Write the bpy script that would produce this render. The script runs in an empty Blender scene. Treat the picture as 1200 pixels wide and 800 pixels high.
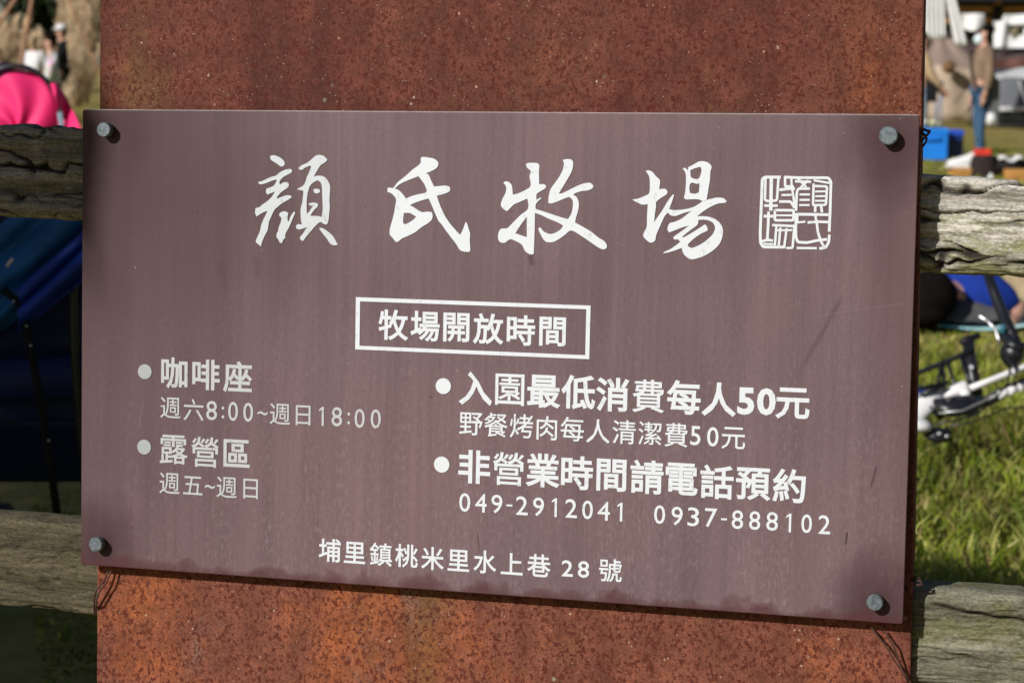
import bpy, bmesh, math, random
from mathutils import Vector, Matrix, noise, Euler
C = bpy.context.scene.collection
R = math.radians
scene = bpy.context.scene
random.seed(7)

# ------------------------------------------------------------------ camera
CAM_H, HOR, FPX = 1.2, 75.0, 2300.0
PITCH = math.atan((400 - HOR) / FPX)
cd = bpy.data.cameras.new('camera'); cam = bpy.data.objects.new('camera', cd); C.objects.link(cam)
cam.location = (0, 0, CAM_H); cam.rotation_euler = (R(90) - PITCH, 0, 0)
cd.sensor_width = 36; cd.lens = FPX / 1200 * 36
cd.clip_start = .05; cd.clip_end = 3000
cd.dof.use_dof = True; cd.dof.focus_distance = 2.05; cd.dof.aperture_fstop = 10
scene.camera = cam
# ------------------------------------------------------------------ light
SUN_EL, SUN_AZ = R(31), math.atan2(-.807, -.842)      # azimuth of the vector towards the sun
to_sun = Vector((math.cos(SUN_EL) * math.cos(SUN_AZ), math.cos(SUN_EL) * math.sin(SUN_AZ), math.sin(SUN_EL)))
sd = bpy.data.lights.new('sun', 'SUN'); sun = bpy.data.objects.new('sun', sd); C.objects.link(sun)
sd.energy = 5.0; sd.angle = R(.53); sd.color = (1, .97, .925)
sun.rotation_euler = to_sun.to_track_quat('Z', 'Y').to_euler()
w = bpy.data.worlds.new('World'); scene.world = w; w.use_nodes = True
nt = w.node_tree; bg = nt.nodes['Background']; sk = nt.nodes.new('ShaderNodeTexSky')
sk.sky_type = 'NISHITA'; sk.sun_disc = False; sk.sun_elevation = SUN_EL
sk.sun_rotation = math.atan2(to_sun.x, to_sun.y)
nt.links.new(sk.outputs[0], bg.inputs[0]); bg.inputs[1].default_value = .05
scene.view_settings.view_transform = 'Standard'; scene.view_settings.look = 'None'
scene.view_settings.exposure = -.12; scene.view_settings.gamma = 1
scene.cycles.max_bounces = 6; scene.cycles.use_denoising = True

# ------------------------------------------------------------------ placing
FWD = Vector((0, math.cos(PITCH), -math.sin(PITCH))); UPV = Vector((0, math.sin(PITCH), math.cos(PITCH)))
def ray(px, py): return Vector((1, 0, 0)) * ((px - 600) / FPX) + UPV * ((400 - py) / FPX) + FWD
def at(px, py, d): return Vector((0, 0, CAM_H)) + ray(px, py) * d      # point at depth d
def ground(px, py):
    r = ray(px, py); return Vector((0, 0, CAM_H)) + r * (-CAM_H / r.z)
# the sign's own frame: x right, y away from the viewer, z up
SIGN_C = Vector((-.041, 2.028, .900)); SIGN_W, SIGN_H = .9, .5036
SIGN_R = (Matrix.Rotation(R(-15.25), 4, 'Z') @ Matrix.Rotation(R(-4.21), 4, 'X') @ Matrix.Rotation(R(-.02), 4, 'Y'))
SIGN_M = Matrix.Translation(SIGN_C) @ SIGN_R
SIGN_I = SIGN_M.inverted()
def on_sign(px, py, off=0.0):                      # pixel -> sign-frame (x, z) on the plane y = off
    o = SIGN_I @ Vector((0, 0, CAM_H)); d = SIGN_I.to_3x3() @ ray(px, py)
    t = (off - o.y) / d.y; p = o + d * t
    return Vector((p.x, off, p.z))

# ------------------------------------------------------------------ materials
class G:
    def __init__(s, name):
        s.m = bpy.data.materials.new(name); s.m.use_nodes = True
        s.n = s.m.node_tree.nodes; s.l = s.m.node_tree.links
        s.b = s.n['Principled BSDF']
        s.tc = s.n.new('ShaderNodeTexCoord')
    def mapping(s, scale=(1, 1, 1), src='Object', rot=(0, 0, 0)):
        m = s.n.new('ShaderNodeMapping'); m.inputs['Scale'].default_value = scale
        m.inputs['Rotation'].default_value = rot
        s.l.new(s.tc.outputs[src], m.inputs[0]); return m.outputs[0]
    def noise(s, scale, detail=4, rough=.55, vec=None, dist=0):
        n = s.n.new('ShaderNodeTexNoise'); n.inputs['Scale'].default_value = scale
        n.inputs['Detail'].default_value = detail; n.inputs['Roughness'].default_value = rough
        n.inputs['Distortion'].default_value = dist
        s.l.new(vec or s.tc.outputs['Object'], n.inputs['Vector']); return n.outputs['Fac']
    def voro(s, scale, vec=None):
        n = s.n.new('ShaderNodeTexVoronoi'); n.inputs['Scale'].default_value = scale
        s.l.new(vec or s.tc.outputs['Object'], n.inputs['Vector']); return n
    def ramp(s, fac, *stops):
        n = s.n.new('ShaderNodeValToRGB'); e = n.color_ramp.elements
        while len(e) < len(stops): e.new(.5)
        for k, (p, c) in enumerate(stops):
            e[k].position = p; e[k].color = (c, c, c, 1) if isinstance(c, (int, float)) else (*c, 1)
        s.l.new(fac, n.inputs[0]); return n.outputs[0]
    def mix(s, fac, a, b, mode='MIX'):
        n = s.n.new('ShaderNodeMix'); n.data_type = 'RGBA'; n.blend_type = mode
        s.put(n.inputs[0], fac); s.put(n.inputs[6], a); s.put(n.inputs[7], b); return n.outputs[2]
    def math(s, op, a, b=0, c=0):
        n = s.n.new('ShaderNodeMath'); n.operation = op
        s.put(n.inputs[0], a); s.put(n.inputs[1], b); s.put(n.inputs[2], c); return n.outputs[0]
    def put(s, sock, v):
        if isinstance(v, bpy.types.NodeSocket): s.l.new(v, sock)
        elif isinstance(v, (tuple, list)) and len(v) == 3 and sock.type == 'RGBA': sock.default_value = (*v, 1)
        else: sock.default_value = v
    def bump(s, h, strength=.3, dist=.01):
        n = s.n.new('ShaderNodeBump'); n.inputs['Strength'].default_value = strength
        n.inputs['Distance'].default_value = dist
        s.l.new(h, n.inputs['Height']); s.l.new(n.outputs[0], s.b.inputs['Normal'])
    def set(s, **k):
        for a, v in k.items(): s.put(s.b.inputs[{'color': 'Base Color', 'rough': 'Roughness', 'metal': 'Metallic', 'spec': 'Specular IOR Level', 'trans': 'Transmission Weight'}[a]], v)
        return s.m

def simple(name, col, rough=.7, var=.25, scale=12, metal=0, spec=.5):
    g = G(name); f = g.noise(scale, 5)
    lo = tuple(c * (1 - var) for c in col); hi = tuple(min(1, c * (1 + var)) for c in col)
    g.bump(g.noise(scale * 6, 3), .15, .004)
    return g.set(color=g.ramp(f, (.3, lo), (.7, hi)), rough=rough, metal=metal, spec=spec)
def leafy(name, cols, rough=.6, sss=0):
    g = G(name); geo = g.n.new('ShaderNodeNewGeometry')
    n = len(cols)
    c = g.ramp(geo.outputs['Random Per Island'], *[(k / (n - 1) if n > 1 else 0, cc) for k, cc in enumerate(cols)])
    big = g.ramp(g.noise(1.2, 3), (.35, .6), (.65, 1.25))
    c = g.mix(1.0, c, big, 'MULTIPLY')
    g.set(color=c, rough=rough, spec=.25)
    tr = g.n.new('ShaderNodeBsdfTranslucent'); mx = g.n.new('ShaderNodeMixShader'); mx.inputs[0].default_value = .25
    g.l.new(c, tr.inputs[0]); out = g.n['Material Output']
    g.l.new(g.b.outputs[0], mx.inputs[1]); g.l.new(tr.outputs[0], mx.inputs[2]); g.l.new(mx.outputs[0], out.inputs[0])
    return g.m

def sign_material():
    g = G('weathered brown anodised plate')
    xyz = g.n.new('ShaderNodeSeparateXYZ'); g.l.new(g.tc.outputs['Object'], xyz.inputs[0])
    X, Z = xyz.outputs[0], xyz.outputs[2]
    big = g.noise(2.6, 3)
    col = g.ramp(big, (.28, (.104, .061, .066)), (.5, (.138, .089, .096)), (.75, (.165, .097, .101)))
    wide = g.noise(1, 5, .66, g.mapping((19, 1, 1.1)))
    col = g.mix(.62, col, g.ramp(wide, (.3, .70), (.5, 1.0), (.7, 1.24)), 'MULTIPLY')
    streak = g.noise(1, 3, .55, g.mapping((150, 1, 5)))
    col = g.mix(.35, col, g.ramp(streak, (.3, .75), (.5, 1.0), (.72, 1.25)), 'MULTIPLY')
    fine = g.noise(1, 4, .75, g.mapping((520, 1, 190)))
    col = g.mix(.5, col, g.ramp(fine, (.3, .72), (.5, 1.0), (.7, 1.28)), 'MULTIPLY')
    # fine spatter that gathers in vertical runs, thicker towards the foot
    mott = g.noise(1, 3, .6, g.mapping((300, 1, 120)))
    low = g.ramp(g.math('MULTIPLY_ADD', Z, -2.0, .5), (.25, .12), (.85, 1.0))
    run = g.ramp(g.noise(1, 3, .6, g.mapping((34, 1, 3))), (.42, .25), (.62, 1.0))
    col = g.mix(g.math('MULTIPLY', g.math('MULTIPLY', g.ramp(mott, (.50, 0), (.68, .55)), low), run), col, (.235, .180, .185))
    # darker, redder left margin: shade at that edge painted into the colour
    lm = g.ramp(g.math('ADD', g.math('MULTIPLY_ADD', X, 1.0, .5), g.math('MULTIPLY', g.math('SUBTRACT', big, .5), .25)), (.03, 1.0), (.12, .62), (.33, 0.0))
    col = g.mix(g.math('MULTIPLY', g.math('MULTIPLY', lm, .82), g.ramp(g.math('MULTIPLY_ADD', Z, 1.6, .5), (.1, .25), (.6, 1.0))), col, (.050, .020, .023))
    # shade painted over grime in the upper left quarter; right edge darker, redder
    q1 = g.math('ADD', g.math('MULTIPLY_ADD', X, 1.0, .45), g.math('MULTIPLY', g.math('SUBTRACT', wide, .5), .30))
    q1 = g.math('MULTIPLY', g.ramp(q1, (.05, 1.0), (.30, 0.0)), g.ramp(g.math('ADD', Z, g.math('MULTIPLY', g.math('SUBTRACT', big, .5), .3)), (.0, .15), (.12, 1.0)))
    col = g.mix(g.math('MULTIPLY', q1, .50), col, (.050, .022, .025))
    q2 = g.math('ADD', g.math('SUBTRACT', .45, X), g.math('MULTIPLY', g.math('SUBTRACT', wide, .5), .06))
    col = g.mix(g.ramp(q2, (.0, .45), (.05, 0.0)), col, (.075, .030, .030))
    for (bx, bz) in BOLTS:                                   # stains round the four bolts
        dx = g.math('SUBTRACT', X, bx); dz = g.math('SUBTRACT', Z, bz - .006)
        d = g.math('SQRT', g.math('ADD', g.math('MULTIPLY', dx, dx), g.math('MULTIPLY', g.math('MULTIPLY', dz, dz), .6)))
        d = g.math('ADD', d, g.math('MULTIPLY', g.math('SUBTRACT', g.noise(34, 4), .5), .030))
        col = g.mix(g.ramp(d, (.010, .85), (.028, .6), (.056, 0.0)), col, (.042, .013, .015))
    for (bx, bz) in BOLTS[:2]:                               # runs below the two upper bolts
        dx = g.math('ABSOLUTE', g.math('SUBTRACT', X, bx + .006))
        b = g.ramp(g.math('SUBTRACT', bz, Z), (.0, 0.0), (.01, .55), (.25, 0.0))
        a = g.ramp(g.math('ADD', dx, g.math('MULTIPLY', g.math('SUBTRACT', wide, .5), .05)), (.002, 1.0), (.035, 0.0))
        col = g.mix(g.math('MULTIPLY', a, b), col, (.055, .025, .028))
    e = g.math('ADD', g.math('ADD', Z, SIGN_H / 2), g.math('MULTIPLY', g.math('SUBTRACT', g.noise(28, 3), .5), -.05))
    col = g.mix(g.ramp(e, (.0, .8), (.007, .5), (.012, 0.0)), col, (.07, .018, .022))
    def mark(p, q, wd, depth, c):                            # one scuff between two points of the plate
        p, q = on_sign(*p), on_sign(*q); L = math.hypot(q.x - p.x, q.z - p.z); ux, uz = (q.x - p.x) / L, (q.z - p.z) / L
        dx = g.math('SUBTRACT', X, p.x); dz = g.math('SUBTRACT', Z, p.z)
        al = g.math('ADD', g.math('MULTIPLY', dx, ux), g.math('MULTIPLY', dz, uz))
        pe = g.math('ABSOLUTE', g.math('ADD', g.math('SUBTRACT', g.math('MULTIPLY', dx, uz), g.math('MULTIPLY', dz, ux)), g.math('MULTIPLY', g.math('SUBTRACT', g.noise(45, 2), .5), wd * 1.5)))
        f = g.math('MULTIPLY', g.ramp(g.math('DIVIDE', pe, wd), (.3, 1.0), (1.0, 0.0)), g.ramp(g.math('DIVIDE', al, L), (.0, 0.0), (.12, 1.0), (.8, .8), (1.0, 0.0)))
        return g.mix(g.math('MULTIPLY', f, depth), col, c)
    for m_ in (((988, 345), (934, 442), .0035, .42, (.05, .032, .033)), ((1028, 545), (1019, 574), .0014, .8, (.035, .018, .02)), ((993, 622), (991, 640), .0013, .9, (.02, .01, .01)),
               ((1064, 355), (940, 372), .0007, .22, (.25, .2, .2)), ((168, 468), (162, 505), .0009, .3, (.22, .17, .17)), ((560, 625), (562, 648), .0012, .6, (.04, .02, .02)),
               ((258, 303), (262, 345), .007, .3, (.05, .025, .027)), ((300, 300), (303, 330), .006, .3, (.05, .025, .027)), ((622, 298), (624, 312), .0045, .6, (.03, .015, .016))):
        col = mark(*m_)
    for fr, lo, hi, gate, c in ((34, .03, .055, (.5, .62), (.03, .014, .015)), (90, .05, .08, (.6, .7), (.4, .34, .33))):
        v = g.voro(fr); sp = g.ramp(v.outputs['Distance'], (lo, 1.0), (hi, 0.0))
        col = g.mix(g.math('MULTIPLY', sp, g.ramp(g.noise(fr / 4, 2), (gate[0], 0.0), (gate[1], .7))), col, c)
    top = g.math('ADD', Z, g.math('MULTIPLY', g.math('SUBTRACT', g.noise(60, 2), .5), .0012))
    worn = g.ramp(g.math('SUBTRACT', top, SIGN_H / 2 - .0016), (.0, 0.0), (.0006, 1.0))     # sky and sun glint on the bare top edge, painted pale
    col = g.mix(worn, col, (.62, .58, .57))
    g.bump(g.math('ADD', g.math('MULTIPLY', streak, .5), fine), .05, .0015)
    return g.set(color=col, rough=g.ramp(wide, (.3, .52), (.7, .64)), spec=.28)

def rust_material():
    g = G('weathering steel rust')
    xyz = g.n.new('ShaderNodeSeparateXYZ'); g.l.new(g.tc.outputs['Object'], xyz.inputs[0])
    big = g.noise(2.6, 5, .62, g.mapping((1.7, 1, .8)))
    col = g.ramp(big, (.30, (.078, .024, .016)), (.44, (.112, .031, .020)), (.56, (.125, .041, .025)), (.70, (.170, .050, .020)))
    low = g.ramp(g.math('MULTIPLY_ADD', xyz.outputs[2], -2.0, .0), (.2, 0.0), (.55, 1.0))
    col = g.mix(g.math('MULTIPLY', low, .8), col, g.ramp(g.noise(5, 6, .68), (.33, (.120, .036, .024)), (.52, (.185, .060, .034)), (.70, (.33, .092, .026))))
    run = g.noise(1, 5, .65, g.mapping((26, 1, 2.4)))           # vertical runs left by rain
    col = g.mix(.75, col, g.ramp(run, (.30, .72), (.5, 1.0), (.70, 1.25)), 'MULTIPLY')
    ol = g.ramp(g.noise(1, 4, .6, g.mapping((7, 1, 3.0))), (.57, 0.0), (.72, .65))
    col = g.mix(ol, col, (.115, .070, .022))
    gr = g.ramp(g.noise(6, 6, .72, g.mapping((1, 1, .7))), (.60, 0.0), (.70, .55))
    col = g.mix(gr, col, (.125, .098, .088))
    coarse = g.noise(38, 4, .7)
    col = g.mix(.7, col, g.ramp(coarse, (.32, .65), (.5, 1.0), (.68, 1.35)), 'MULTIPLY')
    pit = g.noise(250, 3, .65, g.mapping((1, 1, .8)), .25)
    col = g.mix(g.math('MULTIPLY', g.ramp(pit, (.41, .9), (.485, 0.0)), g.ramp(coarse, (.35, .7), (.6, 1.0))), col, (.070, .009, .004))
    pit2 = g.noise(480, 3, .7)
    col = g.mix(.8, col, g.ramp(pit2, (.32, .60), (.5, 1.0), (.68, 1.5)), 'MULTIPLY')
    for fr, gt, c in ((110, .63, (.46, .33, .24)), (210, .58, (.34, .25, .22)), (60, .66, (.30, .30, .20))):   # pale flecks
        v = g.voro(fr); sp = g.ramp(v.outputs['Distance'], (.10, 1.0), (.18, 0.0))
        col = g.mix(g.math('MULTIPLY', sp, g.ramp(g.noise(fr * .3, 2), (gt - .03, 0.0), (gt + .03, .8))), col, c)
    g.bump(g.math('ADD', g.math('MULTIPLY', pit, .6), pit2), .28, .0011)
    return g.set(color=col, rough=.8, spec=.25)

def wood_material(name, dark, pale, moss, mossy, k=0.0):
    g = G(name)
    st = g.mapping((2.2, 12, 40)); n1 = g.noise(1, 6, .65, st)
    col = g.ramp(n1, (.28, dark), (.47, tuple(.5 * (a + b) for a, b in zip(dark, pale))), (.66, pale))
    grain = g.noise(1, 5, .7, g.mapping((9, 60, 260)))
    col = g.mix(.8, col, g.ramp(grain, (.3, .5), (.5, 1.0), (.7, 1.4)), 'MULTIPLY')
    xz = g.n.new('ShaderNodeSeparateXYZ'); g.l.new(g.tc.outputs['Object'], xz.inputs[0])
    m = g.ramp(g.math('MULTIPLY_ADD', xz.outputs[2], -k, g.noise(1, 5, .7, g.mapping((9, 14, 26)))), (.50, 0.0), (.62, mossy))
    col = g.mix(m, col, moss)
    lic = g.ramp(g.noise(1, 4, .7, g.mapping((40, 60, 90))), (.60, 0.0), (.66, .4))
    col = g.mix(lic, col, tuple(min(1, p * 1.15) for p in pale))
    dk = g.ramp(g.noise(1, 4, .7, g.mapping((28, 60, 110))), (.34, .6), (.44, 0.0))
    col = g.mix(dk, col, tuple(c * .35 for c in dark))
    col = g.mix(.75, col, g.ramp(g.noise(1, 3, .7, g.mapping((230, 300, 420))), (.32, .45), (.5, 1.0), (.68, 1.45)), 'MULTIPLY')
    at_ = g.n.new('ShaderNodeAttribute'); at_.attribute_name = 'crack'
    col = g.mix(at_.outputs['Fac'], col, tuple(c * .25 for c in dark))
    g.bump(g.math('ADD', grain, g.noise(120, 4, .7)), .5, .003)
    return g.set(color=col, rough=.9, spec=.2)

# ------------------------------------------------------------------ mesh helpers
class MB:
    def __init__(s): s.v, s.f, s.sm = [], [], []
    def add(s, vs, fs, smooth=False):
        o = len(s.v); s.v += [tuple(v) for v in vs]; s.f += [tuple(i + o for i in f) for f in fs]; s.sm += [smooth] * len(fs); return s
    def box(s, c, d, rot=None, M=None):
        c = Vector(c); hx, hy, hz = d[0] / 2, d[1] / 2, d[2] / 2
        vs = [Vector((x, y, z)) for x in (-hx, hx) for y in (-hy, hy) for z in (-hz, hz)]
        if rot is not None: vs = [Euler(rot).to_matrix() @ v for v in vs]
        vs = [c + v for v in vs]
        if M: vs = [M @ v for v in vs]
        return s.add(vs, [(0, 1, 3, 2), (4, 6, 7, 5), (0, 4, 5, 1), (2, 3, 7, 6), (0, 2, 6, 4), (1, 5, 7, 3)])
    def tube(s, pts, r, n=10, cap=True, sm=True, flat=1.0):
        pts = [Vector(p) for p in pts]; rs = r if isinstance(r, (list, tuple)) else [r] * len(pts)
        vs, fs = [], []; up = None
        for i, p in enumerate(pts):
            t = (pts[min(i + 1, len(pts) - 1)] - pts[max(i - 1, 0)]).normalized()
            if up is None: up = t.orthogonal().normalized()
            up = (up - t * up.dot(t)).normalized(); si = t.cross(up)
            for k in range(n):
                a = 2 * math.pi * k / n; vs.append(p + (up * math.cos(a) + si * math.sin(a) * flat) * rs[i])
        for i in range(len(pts) - 1):
            for k in range(n): fs.append((i * n + k, i * n + (k + 1) % n, (i + 1) * n + (k + 1) % n, (i + 1) * n + k))
        s.add(vs, fs, sm)
        if cap:
            o = len(s.v) - len(vs)
            s.f += [tuple(o + k for k in reversed(range(n))), tuple(o + (len(pts) - 1) * n + k for k in range(n))]; s.sm += [False, False]
        return s
    def ell(s, c, r, n=14, m=9, rot=None, nz=0, fr=3):
        c = Vector(c); q = Euler(rot).to_matrix() if rot is not None else None; vs, fs = [], []
        for j in range(m + 1):
            th = math.pi * j / m
            for i in range(n):
                ph = 2 * math.pi * i / n
                d = Vector((math.sin(th) * math.cos(ph), math.sin(th) * math.sin(ph), math.cos(th)))
                v = Vector((d.x * r[0], d.y * r[1], d.z * r[2]))
                if nz: v *= 1 + nz * noise.noise(d * fr + c)
                if q: v = q @ v
                vs.append(c + v)
        for j in range(m):
            for i in range(n): fs.append((j * n + i, j * n + (i + 1) % n, (j + 1) * n + (i + 1) % n, (j + 1) * n + i))
        return s.add(vs, fs, True)
    def sheet(s, fn, nu, nv, th=.003, sm=True):   # fn(u,v) -> point ; given real thickness
        P = [[Vector(fn(i / nu, j / nv)) for i in range(nu + 1)] for j in range(nv + 1)]
        N = [[None] * (nu + 1) for _ in range(nv + 1)]
        for j in range(nv + 1):
            for i in range(nu + 1):
                a = P[j][min(i + 1, nu)] - P[j][max(i - 1, 0)]; b = P[min(j + 1, nv)][i] - P[max(j - 1, 0)][i]
                n = a.cross(b); N[j][i] = n.normalized() if n.length > 1e-12 else Vector((0, 0, 1))
        W = nu + 1; vs = [P[j][i] for j in range(nv + 1) for i in range(W)] + [P[j][i] - N[j][i] * th for j in range(nv + 1) for i in range(W)]
        O = W * (nv + 1); fs = []
        for j in range(nv):
            for i in range(nu):
                a, b, c_, d = j * W + i, j * W + i + 1, (j + 1) * W + i + 1, (j + 1) * W + i
                fs += [(a, b, c_, d), (O + d, O + c_, O + b, O + a)]
        for i in range(nu): fs += [(i, O + i, O + i + 1, i + 1), (nv * W + i, nv * W + i + 1, O + nv * W + i + 1, O + nv * W + i)]
        for j in range(nv): fs += [(j * W, (j + 1) * W, O + (j + 1) * W, O + j * W), (j * W + nu, O + j * W + nu, O + (j + 1) * W + nu, (j + 1) * W + nu)]
        return s.add(vs, fs, sm)
    def mesh(s, name):
        me = bpy.data.meshes.new(name); me.from_pydata(s.v, [], s.f); me.polygons.foreach_set('use_smooth', s.sm); me.update(); return me
    def build(s, name, m, parent=None, **k): return link(name, s.mesh(name), m, parent, **k)
def link(name, me, m, parent=None, M=None, label=None):
    o = bpy.data.objects.new(name, me); C.objects.link(o)
    if m is not None:
        me.materials.clear(); me.materials.append(m)
    if parent is not None:
        o.parent = parent
    if M is not None: o.matrix_basis = M
    if label: o['label'] = label
    return o
def tag(o, label, cat, group=None, kind=None):
    o['label'] = label; o['category'] = cat
    if group: o['group'] = group
    if kind: o['kind'] = kind
    return o
def thing(name, label, cat, loc=(0, 0, 0), group=None, M=None, rz=0):
    o = bpy.data.objects.new(name, None); C.objects.link(o); o.empty_display_size = .1
    if M is not None: o.matrix_world = M
    else: o.location = loc; o.rotation_euler = (0, 0, rz)
    return tag(o, label, cat, group)
def structure(o): o['kind'] = 'structure'; return o
def skin(verts, edges, rad, root=0, sub=2):
    me = bpy.data.meshes.new('tmp'); me.from_pydata([tuple(v) for v in verts], edges, []); o = bpy.data.objects.new('tmp', me); C.objects.link(o)
    md = o.modifiers.new('s', 'SKIN'); md.use_smooth_shade = True
    for i, r in enumerate(rad):
        sv = me.skin_vertices[0].data[i]; sv.radius = (r, r) if isinstance(r, (int, float)) else r; sv.use_root = (i == root)
    md2 = o.modifiers.new('b', 'SUBSURF'); md2.levels = sub; md2.render_levels = sub
    dg = bpy.context.evaluated_depsgraph_get(); dg.update()
    out = bpy.data.meshes.new_from_object(o.evaluated_get(dg)); bpy.data.objects.remove(o); bpy.data.meshes.remove(me)
    out.polygons.foreach_set('use_smooth', [True] * len(out.polygons)); return out

# ================================================================== SIGN
BOLT_PX = [(121, 152), (1041, 159), (111.5, 638), (1025, 706)]
HEAD = .0122
BOLTS = [(lambda p: (p.x, p.z))(on_sign(x, y, -HEAD)) for x, y in BOLT_PX]
STAND = .0185                                          # plate back to post front
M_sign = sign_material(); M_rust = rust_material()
def white_paint(name, col, lo):
    g = G(name); f = g.noise(160, 3, .7)
    c = g.ramp(f, (.30, lo), (.42, col))
    c = g.mix(g.ramp(g.noise(380, 2, .6), (.70, 0.0), (.76, .3)), c, (.32, .27, .27))
    return g.set(color=c, rough=.42, spec=.5)
M_white = white_paint('white enamel lettering', (.66, .69, .73), (.50, .52, .55))
M_dull = white_paint('dull grey worn enamel', (.36, .38, .39), (.25, .26, .27))
M_soft = white_paint('slightly worn enamel', (.55, .58, .61), (.38, .40, .42))
M_silver = white_paint('silvery worn lettering', (.47, .48, .485), (.33, .33, .335))
def bolt_mat():
    g = G('galvanised steel'); n = g.noise(260, 3, .7)
    return g.set(color=g.ramp(n, (.35, (.07, .085, .095)), (.6, (.155, .185, .20))), rough=.5, metal=.35)
M_bolt = bolt_mat(); M_black = simple('black rubber', (.012, .012, .013), .6)

sign = thing('farm_sign', 'large rectangular brown metal sign with white Chinese lettering, bolted to the rusty post', 'sign', M=SIGN_M)
bm = bmesh.new(); bmesh.ops.create_cube(bm, size=1)
bmesh.ops.scale(bm, vec=(SIGN_W, .003, SIGN_H), verts=bm.verts); bmesh.ops.translate(bm, vec=(0, .0015, 0), verts=bm.verts)
bmesh.ops.bevel(bm, geom=[e for e in bm.edges if abs(e.verts[0].co.x - e.verts[1].co.x) < 1e-6 and abs(e.verts[0].co.z - e.verts[1].co.z) < 1e-6], offset=.003, segments=3, profile=.5, affect='EDGES')
bmesh.ops.bevel(bm, geom=[e for e in bm.edges if e.verts[0].co.y < 1e-4 and e.verts[1].co.y < 1e-4], offset=.0009, segments=3, profile=.5, affect='EDGES')
me = bpy.data.meshes.new('panel'); bm.to_mesh(me); bm.free()
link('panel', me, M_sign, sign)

GL = {}
def glyph(ch, off):
    k = (ch, off)
    if k not in GL:
        if ch == '1':                                     # upright with a slanted flag
            P = [(1, 0), (1, 1), (.66, 1), (.0, .86), (.0, .75), (.54, .85), (.54, 0)]
            V = [Vector((x, y, z)) for z in (0, 1) for x, y in P]; n = len(P)
            F = [(7, 8, 9, 12, 13), (9, 10, 11, 12)] + [(i, (i + 1) % n, n + (i + 1) % n, n + i) for i in range(n)]
        else:
            c = bpy.data.curves.new('t', 'FONT'); c.body = ch; c.size = 1; c.resolution_u = 3
            c.extrude = .25; c.bevel_depth = max(off, .0005); c.bevel_resolution = 0
            o = bpy.data.objects.new('t', c); C.objects.link(o)
            dg = bpy.context.evaluated_depsgraph_get(); dg.update()
            m = bpy.data.meshes.new_from_object(o.evaluated_get(dg)); z1 = .25 + c.bevel_depth
            V = [Vector((v.co.x, v.co.y, (v.co.z + z1) / (2 * z1))) for v in m.vertices]; F = [tuple(p.vertices) for p in m.polygons]
            bpy.data.objects.remove(o); bpy.data.curves.remove(c); bpy.data.meshes.remove(m)
        xs = [v.x for v in V]; ys = [v.y for v in V]
        GL[k] = (V, F, (min(xs), max(xs), min(ys), max(ys)))
    return GL[k]
RAISE = .0007
def line(name, chars, h, off, m, label, digit_off=None, mode='cjk', dense=()):
    """chars: (character, centre x, centre y, box width, box height) in photo units, laid on the plate"""
    mb = MB(); sc = []
    for ch, cx, cy, bw, bh in chars:
        o_ = off if ord(ch) > 0x2000 else (digit_off if digit_off is not None else off)
        if ch in dense: o_ = min(o_, .010)
        V, F, (x0, x1, y0, y1) = glyph(ch, o_)
        c = on_sign(cx, cy)
        up = (on_sign(cx, cy - 10) - on_sign(cx, cy + 10)).length / 20; ri = (on_sign(cx + 10, cy) - on_sign(cx - 10, cy)).length / 20
        if ord(ch) > 0x2000 and not bw: s = h * up * 1.0; sx = sz = s
        else: sx = bw * ri / (x1 - x0); sz = bh * up / (y1 - y0)
        mx, my = (x0 + x1) / 2, (y0 + y1) / 2
        mb.add([(c.x + (v.x - mx) * sx, -v.z * RAISE + .0001, c.z + (v.y - my) * sz) for v in V], F)
    return mb.build(name, m, sign, label=label)
J = lambda s, *p: [(ch, *q) if len(q) == 4 else (ch, q[0], q[1], 0, 0) for ch, q in zip(s, p)]
line('text_line', J('咖啡座', (204.6, 437), (241.7, 439), (278.7, 441.5)), 37.5, .020, M_silver, 'bold heading line of three characters at the left')
D = lambda x, y, w_=11.5, h_=22.5: (x, y, w_, h_)
line('text_line', J('週六8:00~週日18:00', (200, 477.6), (227.2, 480), D(248.3, 480.8, 12.8), D(261.5, 483, 3.2, 14), D(273.4, 481.8), D(291.1, 482.8), D(308, 484, 12, 4.5),
     (328.4, 485), (355.5, 486.5), D(377, 487.5, 5.5), D(395, 488, 12.5), D(408.9, 490, 3.2, 14), D(421.7, 490, 12), D(440.6, 490.6, 12)), 27.5, .004, M_silver, 'thin line with opening days and hours', .004)
line('text_line', J('露營區', (204, 526.5), (240.4, 529.5), (277.6, 531)), 37.5, .018, M_silver, 'bold second heading line at the left', dense='露營')
line('text_line', J('週五~週日', (199, 566), (226.3, 568.6), D(246.3, 570, 12, 4.5), (266, 570.8), (294, 572.5)), 27.5, .004, M_silver, 'thin line naming two days', .004)
B = lambda x, y, w_=20, h_=32: (x, y, w_, h_)
line('text_line', J('入園最低消費每人50元', (557.5, 455), (597.6, 456.4), (637.6, 458.5), (677.9, 459.5), (717.9, 462.2), (759.9, 464), (801.3, 465.4), (842.7, 467.9),
     B(874.3, 469.8), B(898.2, 470.5, 22), (929, 472.7)), 41, .023, M_white, 'bold line with the minimum charge per person', .035, dense='園費')
line('text_line', J('野餐烤肉每人清潔費50元', (552.1, 496.4), (581.4, 497.7), (611.3, 499), (641, 501.4), (670.8, 502.5), (701, 505), (731.5, 506), (761.9, 507.5), (792.5, 509.4),
     D(815.2, 510.2, 12, 22.5), D(835.5, 511.5, 13.5, 23), (859.6, 513.2)), 30, .006, M_white, 'thinner line about the picnic and barbecue fee', .008)
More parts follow.
